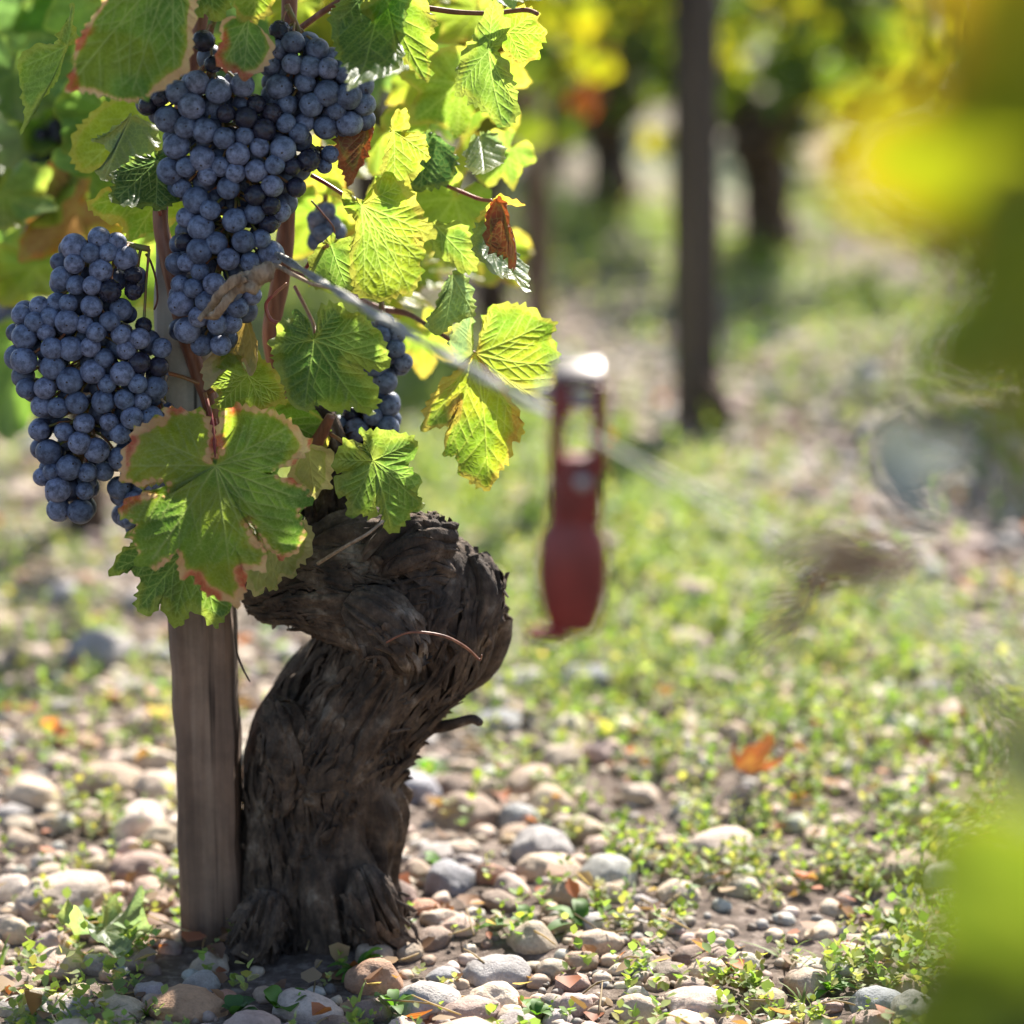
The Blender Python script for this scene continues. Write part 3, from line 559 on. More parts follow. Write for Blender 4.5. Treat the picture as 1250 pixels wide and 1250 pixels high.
TL(vine, [(300, 384), (288, 392), (276, 420), (270, 446), (282, 470), (290, 448), (306, 440), (326, 456), (336, 448), (322, 420), (310, 396)], (300, 390), 1.975, 'cream', None, -20, 6, False, seed=34, material='dryleaf', bend=(3, 1, 0), tooth=.0012, label='papery dry curled leaf under the middle bunch')
TL(vine, [(640, 250), (610, 236), (596, 250), (586, 262), (584, 276), (600, 264), (616, 250)], (606, 246), 1.99, 'yellow', None, 0, 30, False, seed=35)
# looser leaves further back in the same vine
r = random.Random(5)
back = [(515, 120, 'yellow'), (540, 60, 'lime'), (560, 20, 'yellow'), (520, 10, 'lime'), (400, 250, 'yellow'), (400, 215, 'yellow'), (430, 195, 'yellow'), (500, 255, 'lime'), (545, 150, 'green'), (560, 120, 'lime'),
        (515, 420, 'yellow'), (500, 350, 'lime'), (540, 330, 'yellow'), (570, 215, 'yellow'), (470, 180, 'lime'), (390, 280, 'yellow'), (490, 100, 'green'), (590, 110, 'yellow'), (365, 20, 'lime'), (620, 200, 'lime'), (610, 320, 'yellow'), (525, 300, 'lime'),
        (555, 260, 'lime'), (470, 310, 'green'), (455, 350, 'lime'), (395, 150, 'yellow'), (580, 30, 'lime'), (450, 90, 'green')]
for k, (x, y, s_) in enumerate(back):
    D = r.uniform(2.1, 2.38)
    Mx = frame_cam(x, y - 18, D, r.uniform(-50, 50), r.uniform(-45, 35), r.uniform(-50, 50))
    generic_leaf(vine, Mx, r.uniform(.032, .05), s_, 100 + k, 110, 13)
leftback = [(120, 30, 'green'), (40, 40, 'dark'), (20, 110, 'dark'), (80, 100, 'green'), (130, 160, 'green'), (95, 20, 'dark'), (60, 150, 'green'), (150, 90, 'dark'), (180, 60, 'brown'), (30, 190, 'sage'), (150, 250, 'lime'), (150, 300, 'lime'), (95, 275, 'brown'), (60, 265, 'green'), (180, 340, 'lime'), (20, 330, 'green'), (40, 350, 'lime'), (0, 260, 'green'), (20, 460, 'green'), (100, 360, 'lime'), (10, 20, 'dark'), (230, 260, 'lime'), (280, 30, 'dark'), (310, 120, 'dark'), (200, 20, 'dark'), (250, 130, 'dark'), (160, 200, 'green')]
for k, (x, y, s_) in enumerate(leftback):
    D = r.uniform(2.25, 2.6)
    Mx = frame_cam(x, y - 25, D, r.uniform(-40, 40), r.uniform(-40, 30), r.uniform(-50, 50))
    generic_leaf(vine, Mx, r.uniform(.05, .075), s_, 200 + k, 90, 11)
# the rest of the canopy above the picture, which shades the fruit
cb = MB(); P2, T2 = generic_outline(60, 3); cols = None
cc = []
for k in range(150):
    D = r.uniform(1.8, 2.6); x = rowpt(0, D) + r.gauss(0, .12); z = r.uniform(.71, 1.12)
    if x > .10: continue
    V, Q, T_, col = leaf_geom(P2 * .06, T2 * .06, k, r.choice(['green', 'dark', 'lime']), 40, 5, .002, .01, (.4, .5, 0), .005)
    R = Matrix.Translation((x, D, z)) @ Matrix.Rotation(r.uniform(0, 6.3), 4, 'Z') @ Matrix.Rotation(r.gauss(.9, .4), 4, 'X')
    Vw = (np.array(R.to_3x3()) @ V.T).T + np.array(R.translation)
    cb.add(Vw, Q, T_, col)
tag(child('upper_foliage', cb.mesh('upper_foliage'), M['farleaf'], vine), None, None, None, 'stuff')

# ------------------------------------------------------------------ grapes
def inpoly(x, y, poly):
    c = np.zeros(np.shape(x), bool); m_ = len(poly)
    for i in range(m_):
        (x1, y1), (x2, y2) = poly[i], poly[i - 1]
        c ^= ((y1 > y) != (y2 > y)) & (x < (x2 - x1) * (y - y1) / (y2 - y1 + 1e-9) + x1)
    return c
GV, GT = ico(4)
def wrinkle(seed, amt):
    n1 = fbm(GV[:, 0] * 3 + seed, GV[:, 1] * 3, GV[:, 2] * 3, 3)
    return mesh('grape', GV * (1 - amt * np.abs(n1 - .5) * 2 + amt * .3)[:, None] * [1, 1.04, 1], None, GT)
GM = [wrinkle(1, .015), wrinkle(2, .03), wrinkle(3, .02)]
GD = [wrinkle(5, .25), wrinkle(6, .4), wrinkle(8, .15)]
for g_m in GM: g_m.materials.append(M['grape'])
for g_m in GD: g_m.materials.append(M['grape_dark'])
def bunch(poly, D, rpx, label, seed, maxn=98, dark=None, depth=1.0, darkall=False, top=None, group='grape bunches hanging on the old vine'):
    r = np.random.default_rng(seed); poly = [tuple(map(float, p)) for p in poly]
    pa = np.array(poly); x0, y0 = pa.min(0); x1, y1 = pa.max(0)
    A = pa; B = np.roll(pa, -1, 0); rm = rpx / F * D; kept = []
    def thick(x, y):
        d, _ = segd(np.stack([x, y], 1), A, B); return np.minimum(d.min(1), 55)
    N_ = 26000
    x, y = r.uniform(x0, x1, N_), r.uniform(y0, y1, N_); ok = inpoly(x, y, poly); x, y = x[ok], y[ok]
    th = thick(x, y); ok = th > rpx * .62; x, y, th = x[ok], y[ok], th[ok]
    prof = np.sqrt(np.clip(1 - (1 - th / max(40, th.max())) ** 2, 0, 1)) * 38 * depth
    lay = r.integers(0, 3, len(x)); zz = np.where(lay < 2, -prof + r.uniform(0, 8, len(x)), r.uniform(-.3, 1., len(x)) * prof)
    order = np.argsort(lay > 1, kind='stable'); P3 = np.empty((0, 3)); rad = []
    for i in order:
        p = np.array([x[i], y[i], zz[i]]); ri = rpx * 1.06 * r.uniform(.76, 1.12)
        if len(P3) and (np.linalg.norm(P3 - p, axis=1) < (np.array(rad) + ri) * .76).any(): continue
        P3 = np.vstack([P3, p]); rad.append(ri)
        if len(P3) >= maxn * 1.75: break
    pts = [P(p[0], p[1], D + p[2] / F * D) for p in P3]
    top = top or (pa[:, 0].mean(), y0)
    root = empty('grape_bunch', P(top[0], top[1], D)); rl = np.array(root.location)
    tag(root, label, 'grape bunch', group)
    n_main = min(maxn, len(P3)); cx = lambda yy: np.mean([q[0] for q in P3 if abs(q[1] - yy) < 40] or [top[0]])
    spine = [P(top[0], top[1] - 8, D + .004)] + [P(cx(yy), yy, D + .004) for yy in np.linspace(y0 + 20, y1 - 20, 6)]
    st = MB(); st.add(*tube(spine, [.0022] * 3 + [.0018] * 4, 30, 7)); S = spline(spine, 60)
    for p in pts:
        j = np.argmin(np.linalg.norm(S - p - [0, 0, .012], axis=1)); q = S[j]; mid = (q + p) / 2 + [0, 0, .004]
        st.add(*tube([q, mid, p], [.0011, .0009, .0012], 6, 5, cap=False))
    child('stalk', st.mesh('stalk'), M['stalk'], root)
    dk = dark or []
    rest = MB()
    for p, q, rr in zip(P3[n_main:], pts[n_main:], rad[n_main:]):
        V_, T_ = ico(3); rest.add(V_ * (rr / F * D) + q - rl, None, T_)
    if rest.n:
        o = obj('inner_grapes', rest.mesh('inner_grapes'), M['grape_inner'], root); o['kind'] = 'stuff'
    for p, q, rr in zip(P3[:n_main], pts, rad):
        isd = darkall or any((p[0] - a_) ** 2 + (p[1] - b_) ** 2 < c_ * c_ for a_, b_, c_ in dk) and r.random() < .8
        me = GD[r.integers(3)] if isd else GM[r.integers(3)]
        o = bpy.data.objects.new('grape', me); C.objects.link(o); o.parent = root; s = rr / F * D * (.84 if isd else 1)
        o.location = Vector(q - rl); o.scale = (s, s, s * r.uniform(.94, 1.02)); o.rotation_euler = (r.uniform(-.7, .5), r.uniform(-.3, .3), r.uniform(-.8, .8))
        if isd and not darkall: o['label'] = 'shrivelled blackish grape without bloom'
    return root
bunch([(162, 124), (205, 98), (232, 78), (240, 40), (262, 36), (276, 92), (300, 88), (330, 125), (368, 150), (390, 185), (374, 235), (352, 262), (342, 312), (322, 342), (314, 375), (294, 412), (268, 436), (238, 430), (206, 404), (204, 330), (210, 290), (216, 250), (196, 205), (196, 165), (180, 142)],
      1.955, 14.6, 'largest bunch of blue-black grapes, in the middle above the curled dry leaf', 11, 100, [(372, 190, 26), (262, 50, 34), (300, 140, 34), (330, 250, 30), (230, 290, 16), (190, 130, 20), (350, 235, 20)], 1.0, top=(262, 30))
bunch([(326, 22), (366, 30), (402, 56), (432, 72), (455, 108), (454, 152), (424, 166), (392, 170), (356, 156), (328, 128), (314, 84), (330, 58)], 1.965, 14.6,
      'compact bunch of dusty blue grapes at the top, right of the middle bunch', 12, 60, [(350, 30, 16)], .9, top=(350, 14))
bunch([(374, 178), (398, 172), (418, 180), (418, 200), (400, 212), (378, 206), (366, 192)], 1.962, 12, 'tiny hanging cluster of a few grapes below the compact top bunch', 18, 6, [(385, 190, 12)], .3, top=(372, 180))
bunch([(66, 300), (104, 280), (144, 284), (176, 308), (180, 345), (166, 378), (206, 412), (208, 462), (200, 492), (192, 532), (160, 560), (130, 592), (116, 622), (92, 652), (68, 634), (46, 600), (38, 552), (36, 500), (8, 452), (6, 400), (28, 364), (62, 366), (62, 330)],
      1.955, 14.2, 'wide bunch of dark blue grapes at the left, black shrivelled berries on its right', 13, 100, [(160, 335, 34), (190, 400, 40), (188, 440, 26)], 1.0, top=(182, 312))
bunch([(146, 545), (172, 505), (208, 488), (222, 520), (216, 560), (210, 608), (184, 660), (148, 650), (134, 604)], 1.965, 14,
      'bunch of dark blue grapes mostly hidden behind the largest pink-edged leaf', 14, 40, None, .8, top=(203, 480))
bunch([(440, 404), (470, 382), (498, 405), (502, 446), (480, 466), (488, 500), (494, 530), (480, 556), (440, 560), (404, 552), (398, 518), (430, 492), (446, 458)], 2.03, 14,
      'small dark bunch in the shade right of the broad leaf above the trunk head', 15, 50, [(430, 540, 40)], .8, top=(465, 375))
bunch([(30, 160), (75, 145), (108, 170), (105, 215), (70, 245), (36, 225)], 2.5, 11, 'blurred dark bunch among the leaves at the upper left', 16, 40, None, 1.0, True, group='blurred bunches behind the old vine')
bunch([(-8, 360), (24, 362), (30, 420), (14, 460), (-10, 450)], 2.6, 11, 'blurred bunch at the left edge behind the wide bunch', 17, 30, None, 1.0, group='blurred bunches behind the old vine')
bunch([(378, 250), (412, 246), (420, 290), (400, 318), (376, 300)], 2.12, 13, 'blurred blue bunch glimpsed between leaves right of the middle bunch', 19, 30, None, .8, group='blurred bunches behind the old vine')
bunch([(5, 262), (30, 262), (34, 300), (14, 316), (2, 300)], 2.7, 10, 'small blurred bunch above the wide bunch at the left edge', 20, 20, None, .8, group='blurred bunches behind the old vine')

# ------------------------------------------------------------------ stake, wire, tensioner, tie
def stake(l):                                # (px left, px right, py, D)
    mb = []
    for xl, xr, y, D in l:
        a_, b_ = P(xl, y, D), P(xr, y, D); w = np.linalg.norm(b_ - a_); n_ = 7
        ring = []
        for i in range(4):
            for k in range(n_):
                f = -1 + 2 * k / n_; x, yy = ((f, -1), (1, f), (-f, 1), (-1, -f))[i]
                q = 1 - .10 * (abs(x * yy) ** 6); ring.append(((a_ + b_) / 2) + np.array([x * w / 2 * q, yy * w * .42 * q + w * .42, 0]))
        mb.append(ring)
    return np.array(mb)
ks = np.linspace(0, 1, 70)
pr = [(205 + 17 * max(0, (k - .5) * 2), 283 + 12 * max(0, (k - .5) * 2), 300 + 870 * k, 1.985) for k in ks]
pr = [(a_ - 16 + 16 * min(1, (y - 300) / 440), b_ - 18 + 18 * min(1, (y - 300) / 440), y, D) for a_, b_, y, D in pr]
R_ = stake(pr); n_, m_ = R_.shape[:2]
dn = fbm(R_[..., 0] * 160, R_[..., 2] * 12, R_[..., 1] * 160, 3)[..., None] - .5
ctr = R_.mean(1, keepdims=True); R_ = R_ + (R_ - ctr) * dn * .26; R_[..., 0] += (.006 * (fbm(R_[..., 2] * 7, 3., 1.) - .5)) + .002 * (vn(R_[..., 2] * 40, R_[..., 0] * 60, 2.) - .5)
V = R_.reshape(-1, 3); i = np.arange(n_ - 1)[:, None] * m_; j = np.arange(m_)[None]; j2 = (j + 1) % m_
Q = np.stack([i + j, i + j2, i + m_ + j2, i + m_ + j], -1).reshape(-1, 4)
V = np.vstack([V, R_[0].mean(0) + [0, 0, .004]]); Tt = np.stack([np.full(m_, len(V) - 1), np.arange(m_), (np.arange(m_) + 1) % m_], 1)
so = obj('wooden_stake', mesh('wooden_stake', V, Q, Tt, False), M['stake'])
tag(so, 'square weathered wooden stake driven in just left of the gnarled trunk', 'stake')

def wirepts(d0, d1, n, off=0, tw=0):
    out = []
    for k in range(n):
        D = d0 + (d1 - d0) * k / (n - 1); x = -.167 - .315 * (D - 1.97); z = .493 + .012 * ((D - 1.2) / .8) ** 2 * (D < 1.97)
        ph = D * 45; out.append((x + tw * math.cos(ph + off), D, z + tw * math.sin(ph + off)))
    return out
wb = MB()
for off in (0, math.pi):
    q = wirepts(1.965, 1.36, 160, off, .0013); wb.add(*tube(q, [.0015] * len(q), len(q), 7))
q = wirepts(1.36, .45, 40); wb.add(*tube(q, [.0011] * len(q), len(q), 7))
q = wirepts(6.5, 1.965, 12); wb.add(*tube(q, [.0013] * 12, 24, 7))
tag(obj('trellis_wire', wb.mesh('trellis_wire'), M['wire']), 'twisted galvanised trellis wire running from the middle bunch to the near right', 'wire')
q = [P(338, 330, 1.94), P(365, 352, 1.93), P(400, 372, 1.925), P(445, 388, 1.90)]
# dry tie round the wire
tb = MB()
for pts_, rad_, fl_ in (([(306, 356), (312, 342), (322, 332), (332, 324)], (7, 10, 11, 6), .9), ([(318, 336), (300, 338), (284, 344), (268, 360), (256, 376), (243, 390)], (6, 7, 6, 5.5, 5, 3), .35),
                   ([(306, 350), (290, 352), (276, 368), (264, 384), (250, 388)], (5, 6, 5, 6, 3), .35), ([(300, 340), (282, 352), (274, 372)], (4, 4, 2), .5), ([(322, 326), (340, 326), (356, 334), (380, 346), (402, 352)], (4, 3, 2.4, 2, 1.5), .8)):
    pp = [P(x, y, 1.905 + .006 * math.sin(k * 2)) for k, (x, y) in enumerate(pts_)]
    tb.add(*tube(pp, [q / F * 2 for q in rad_], 60, 14, lambda L, th, R: R * 1.3 * (fbm(np.cos(th) * 2.5, np.sin(th) * 2.5, L * 120, 3) - .5), flat=fl_))
tag(obj('dry_tie', tb.mesh('dry_tie'), M['fibre']), 'knot of dry brown twig wound round the wire end in front of the middle bunch', 'tie')

def latheq(prof, seg=28, flat=.62):          # (half width, z) profile swept to a flattened body
    n_ = len(prof); th = np.linspace(0, 2 * np.pi, seg, endpoint=False)
    V = np.array([[r_ * np.sign(np.cos(t)) * abs(np.cos(t)) ** .75, r_ * flat * np.sign(np.sin(t)) * abs(np.sin(t)) ** .75, z] for r_, z in prof for t in th])
    i = np.arange(n_ - 1)[:, None] * seg; j = np.arange(seg)[None]; j2 = (j + 1) % seg
    Q = np.stack([i + j, i + j2, i + seg + j2, i + seg + j], -1).reshape(-1, 4)
    V = np.vstack([V, [0, 0, prof[0][1]], [0, 0, prof[-1][1]]]); k = n_ * seg; jj = np.arange(seg); e_ = (n_ - 1) * seg
    return V, Q, np.vstack([np.stack([np.full(seg, k), (jj + 1) % seg, jj], 1), np.stack([np.full(seg, k + 1), e_ + jj, e_ + (jj + 1) % seg], 1)])
def box(x0, x1, y0, y1, z0, z1, bv=.001):
    import bmesh
    bm = bmesh.new(); bmesh.ops.create_cube(bm, size=1)
    for v in bm.verts: v.co = ((x0 + x1) / 2 + v.co.x * (x1 - x0), (y0 + y1) / 2 + v.co.y * (y1 - y0), (z0 + z1) / 2 + v.co.z * (z1 - z0))
    bmesh.ops.bevel(bm, geom=list(bm.edges), offset=bv, segments=2, affect='EDGES', profile=.5)
    V = np.array([v.co[:] for v in bm.verts]); Q = [[v.index for v in f.verts] for f in bm.faces]
    bm.faces.ensure_lookup_table(); T = [q for q in Q if len(q) == 3]; Q4 = [q for q in Q if len(q) == 4]; bm.free()
    return V, Q4, T or None
DT = 1.36; k = DT / F / CP                   # metres per photo px there
tp = empty('wire_tensioner', P(706, 440, DT)); tag(tp, 'red metal wire tensioner hanging blurred from the trellis wire right of the vine', 'wire tensioner')
zz = lambda py: -(py - 440) * k
V, Q, T_ = box(-32 * k, 30 * k, -.008, .008, zz(468), zz(448), .0018); o = obj('top_plate', mesh('top_plate', V, Q, T_), M['sunlit_top'], tp); o.rotation_euler.x = .35
mb = MB()
for s_ in (-1, 1): mb.add(*box((s_ * 26 - 9) * k, (s_ * 26 + 9) * k, -.008, .008, zz(580), zz(466)))
mb.add(*box(-32 * k, -8 * k, -.0075, .0075, zz(506), zz(466))); mb.add(*box(-28 * k, 28 * k, -.0075, .0075, zz(640), zz(556)))
obj('slotted_frame', mb.mesh('slotted_frame'), M['red'], tp)
V, Q, T_ = latheq([(28 * k, zz(566)), (29 * k, zz(600)), (31 * k, zz(640)), (41 * k, zz(660)), (44 * k, zz(690)), (43 * k, zz(722)), (37 * k, zz(750)), (30 * k, zz(772)), (22 * k, zz(778))]); V[:, 0] -= 6 * k
obj('handle', mesh('handle', V, Q, T_), M['red'], tp)
V, Q, T_ = box(-62 * k, -10 * k, -.007, .007, zz(788), zz(772), .002); obj('tongue', mesh('tongue', V, Q, T_), M['red'], tp)
V, Q, T_ = tube([(.002, -.0105, zz(586)), (.002, .0105, zz(586))], [.0034, .0034], 4, 14); obj('bolt', mesh('bolt', V, Q, T_), M['wire'], tp)
V, Q, T_ = tube([(-50 * k, .0, zz(478)), (-20 * k, 0, zz(484)), (0, 0, zz(488)), (25 * k, 0, zz(492))], [.0045, .005, .005, .004], 12, 12); obj('wire_drum', mesh('wire_drum', V, Q, T_), M['wire'], tp)

# ------------------------------------------------------------------ neighbouring vines, posts
def far_crown(seed, nl, styles, half=.44, z0=.30, z1=1.0, wide=.13):
    r = random.Random(seed); mb = MB()
    P2, T2 = generic_outline(26, seed)
    base = np.linspace(0, 1, 1)
    O, _ = closed(P2, 22); n_ = len(O)
    cl = [(r.uniform(-half, half), r.uniform(-wide, wide), r.uniform(z0 + .08, z1)) for _ in range(16)]
    for k in range(nl):
        c_ = r.choice(cl); x, y, z = c_[0] + r.gauss(0, .06), c_[1] + r.gauss(0, .05), c_[2] + r.gauss(0, .07)
        if z < z0 - .04: continue
        s = r.uniform(.032, .055); st = STY[r.choice(styles)]; f = r.random()
        col = np.array(st['a']) * (1 - f) + np.array(st['b']) * f
        rim = np.array(st['e']) * .3 + col * .7
        V = np.vstack([[0, 0, 0], np.column_stack([O * .55, np.full(n_, .06)]), np.column_stack([O, .12 * np.sin(np.arange(n_) * 1.1 + k)])]) * s
        R = Matrix.Rotation(r.uniform(0, 6.3), 3, 'Z') @ Matrix.Rotation(r.gauss(1.0, .5), 3, 'X') @ Matrix.Rotation(r.uniform(-.6, .6), 3, 'Y')
        V = (np.array(R) @ V.T).T + [x, y, z]
        j = np.arange(n_); j2 = (j + 1) % n_
        mb.add(V, np.stack([1 + j, 1 + j2, 1 + n_ + j2, 1 + n_ + j], 1), np.stack([np.zeros(n_, int), 1 + j2, 1 + j], 1), np.vstack([np.tile(col, (1 + n_, 1)), np.tile(rim, (n_, 1))]))
    return mb.mesh('crown')
def far_trunk(seed, h=.36, r0=.045):
    r = random.Random(seed); lean = r.uniform(-.06, .06)
    mb = MB(); sp = [(0, 0, -.04), (lean * .3, 0, h * .25), (lean, .01, h * .55), (lean * .6, 0, h * .85), (lean * .5, 0, h)]
    mb.add(*tube(sp, [r0 * 1.25, r0, r0 * .9, r0 * 1.15, r0 * .5], 60, 40, bark_disp(seed, .008)))
    for s_ in (-1, 1):
        mb.add(*tube([(lean * .6, 0, h * .8), (s_ * .1, 0, h * 1.02), (s_ * .2, .01, h * 1.12), (s_ * .26, 0, h * 1.5), (s_ * .28, 0, h * 2.2)], [r0 * .6, r0 * .4, r0 * .3, .006, .004], 30, 12, bark_disp(seed + s_, .003)))
    return mb.mesh('trunk')
CR = [far_crown(40 + k, 560, s_) for k, s_ in enumerate((['green', 'dark', 'lime', 'yellow'], ['lime', 'yellow', 'yellow', 'green', 'brown', 'dark', 'dark'], ['green', 'green', 'dark', 'yellow', 'dark'], ['yellow', 'yellow', 'lime', 'green', 'dark', 'dark'], ['dark', 'dark', 'yellow', 'lime']))]
for c_ in CR: c_.materials.append(M['farleaf'])
TK = [far_trunk(60 + k) for k in range(4)]
for c_ in TK: c_.materials.append(M['bark'])
ORD = ['nearest', 'second nearest', 'third nearest', 'fourth nearest', 'fifth nearest', 'sixth nearest', 'seventh nearest', 'eighth nearest', 'ninth nearest', 'tenth nearest', 'eleventh nearest', 'twelfth nearest', 'thirteenth nearest', 'fourteenth nearest', 'fifteenth nearest', 'sixteenth nearest', 'seventeenth nearest', 'eighteenth nearest', 'nineteenth nearest', 'twentieth nearest']
RG = random.Random(9)
def far_vine(x, y, label, k, cr=None, sz=1.0, zc=1.0, group='blurred vines in the rows behind', tw=1.0):
    root = empty('grape_vine', (x, y, float(gz(x, y)))); root.rotation_euler.z = math.atan2(1, -.3) + RG.uniform(-.15, .15)
    tag(root, label, 'vine', group)
    a_ = obj('trunk', TK[k % 4], None, root); a_.scale = (tw, tw, zc)
    b_ = obj('crown', CR[(k if cr is None else cr) % 5], None, root); b_.scale = (sz, 1, zc)
    return root
v = P(108, 700, 3.35); far_vine(v[0], 3.35, 'blurred leafy vine behind the wide bunch at the left', 0, 0, 1.0, .95, 'blurred vines in the rows behind', .5)
far_vine(rowpt(0, 4.0), 4.0, 'blurred vine at the far left edge, second behind the old vine', 1, 2)
v = G(600, 400); far_vine(v[0], v[1], 'blurred vine with orange leaves beside the pale stake', 2, 1, 1.0, 1.0, tw=.6)
v = G(872, 535); vs = empty('grape_vine', v); tag(vs, 'young blurred vine stump at the foot of the dark post', 'vine', 'blurred vines in the rows behind')
obj('trunk', mesh('trunk', *tube([(0, 0, -.02), (.006, 0, .03), (.0, 0, .06), (-.02, .0, .09)], [.02, .016, .013, .006], 20, 14, bark_disp(8, .004))), M['bark'], vs)
row3 = [G(936, 318), G(752, 272), G(668, 205), G(1345, 470)]
for k, v in enumerate(row3):
    far_vine(v[0], v[1], ['blurred dark-trunked vine just right of the dark post', 'blurred vine just left of the dark post', 'blurred vine above the red tensioner, far back', 'blurred vine behind the foreground leaves at the right'][k], k + 1, [4, 2, 4, 0][k], 1.0, .92, tw=1.25)
cnt = 0
for rw in (1, 3, 4, 5, 6):
    names = {1: 'row of the dark post', 3: 'third row back', 4: 'fourth row back', 5: 'fifth row back', 6: 'sixth row back'}[rw]; n = 0
    for y in np.arange(5.9 if rw == 1 else 6.3, 23, 1.0 if rw < 4 else 1.25):
        y += RG.uniform(-.1, .1); x = rowpt(.95 * rw, y); px = 625 + F * x / y
        if px < -150 or px > 1400 or (rw == 1 and y > 9): continue
        far_vine(x, y, f'{ORD[n]} blurred vine in the {names}', cnt, None, 1.25, 1.0 + .12 * (rw > 3)); n += 1; cnt += 1
def post(name, pts, w, material, label, cat='post', group=None, round_=True):
    V, Q, T_ = tube(pts, [w] * len(pts), 30, 20 if round_ else 4, lambda L, th, R: R * .12 * (fbm(np.cos(th) * 2, np.sin(th) * 2, L * 6, 3) - .5))
    return tag(obj(name, mesh(name, V, Q, T_), material), label, cat, group)
v = G(852, 522); post('wooden_post', [(v[0], v[1], -.05), (v[0] - .008, v[1], .35), (v[0] - .02, v[1], 1.25)], .0325, M['post'], 'tall dark wooden trellis post, blurred, behind the red tensioner', group=None)
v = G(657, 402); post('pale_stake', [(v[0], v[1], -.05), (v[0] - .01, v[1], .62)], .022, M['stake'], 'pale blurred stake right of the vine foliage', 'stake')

# ------------------------------------------------------------------ near vine at the right, far out of focus
nv = empty('near_vine', (.62, .55, 0)); tag(nv, 'very blurred yellow-green vine leaves close to the camera at the right edge', 'vine')
obj('trunk', far_trunk(71, .40, .045), M['bark'], nv)
for k, (x, y, D, s_, st, yw, pt, rl) in enumerate([
        (1385, 190, .74, .076, 'yellow', -10, 10, -88), (1340, 330, .72, .060, 'green', 15, 12, -66), (1330, -40, .76, .060, 'green', 0, 10, -50),
        (1350, 1190, .72, .086, 'dark', 10, 10, -80), (1370, 985, .78, .058, 'sage', 20, -45, -85), (1350, 1310, .70, .07, 'dark', 20, 10, -110)]):
    generic_leaf(nv, frame_cam(x, y, D, yw, pt, rl), s_, st, 300 + k, 160, 20, material='nearleaf')
generic_leaf(nv, frame_cam(1075, 568, 1.0, 50, -5, 42), .030, 'pale', 310, 120, 14, label='small pale grey dry leaf hanging on the near wire', material='paleleaf', bend=(2, 1, 0))
rb = random.Random(4)
def near_twig(pts, r_): child('tendril', mesh('tendril', *tube([P(*q) for q in pts], [r_] * len(pts), 24, 8)), M['fibre'], nv)
for k in range(26):
    x0, y0 = rb.uniform(985, 1085), rb.uniform(650, 690); near_twig([(x0, y0, 1.04), (x0 + rb.uniform(-45, 40), y0 + rb.uniform(-10, 30), 1.05), (x0 + rb.uniform(-70, 60), y0 + rb.uniform(0, 45), 1.06)], rb.uniform(.0008, .002))
for k in range(9):
    x0, y0 = 1010 + rb.uniform(-15, 15), 690; near_twig([(x0, y0, 1.04), (x0 - 30 + rb.uniform(-12, 12), y0 + 45, 1.05), (x0 - 80 + rb.uniform(-35, 30), y0 + rb.uniform(80, 130), 1.05)], rb.uniform(.0006, .0012))
def near_rod(pts, r_, name):
    child(name, mesh(name, *tube([P(*q) for q in pts], [r_] * len(pts), 20, 9)), M['cane'], nv)
near_rod([(1390, 185, .74), (1500, 200, .68), (1800, 500, .60)], .003, 'petiole'); near_rod([(1370, 1200, .72), (1500, 1350, .66), (1700, 1300, .6)], .002, 'petiole')
near_rod([(1330, 318, .72), (1500, 350, .66), (1800, 500, .60)], .002, 'petiole'); near_rod([(1800, -200, .6), (1850, 500, .60), (1900, 1400, .6)], .005, 'shoot')

# ------------------------------------------------------------------ stones
def stone_shape(seed, sub=4):
    V, T = ico(sub); r = np.random.default_rng(seed)
    s = 1 + .55 * (fbm(V[:, 0] * 1.1 + seed, V[:, 1] * 1.1 + 7, V[:, 2] * 1.1, 2) - .5) + .16 * (fbm(V[:, 0] * 4 + seed, V[:, 1] * 4, V[:, 2] * 4, 2) - .5)
    W_ = V * s[:, None]
    for _ in range(r.integers(0, 5)):        # a broken facet here and there
        n_ = r.normal(size=3); n_ /= np.linalg.norm(n_); d = W_ @ n_ - r.uniform(.72, .9); W_ = W_ - np.outer(np.maximum(d, 0) * .8, n_)
    W_ = W_ * [1, r.uniform(.68, .95), r.uniform(.5, .78)]
    return W_, T
SH = [mesh('stone', stone_shape(k)[0], None, stone_shape(k)[1]) for k in range(14)]
for s_ in SH: s_.materials.append(M['stone'])
SHS = [stone_shape(k, 3) for k in range(14)]; SHT = [stone_shape(k, 2) for k in range(14)]
COLS = [('beige', (.48, .38, .29), .26), ('pinkish', (.45, .345, .29), .18), ('grey', (.38, .36, .34), .22), ('cream', (.58, .50, .41), .14), ('tan', (.38, .285, .21), .12), ('brown', (.22, .16, .125), .06), ('rusty orange', (.42, .24, .15), .02), ('bluish grey', (.30, .31, .33), .02)]
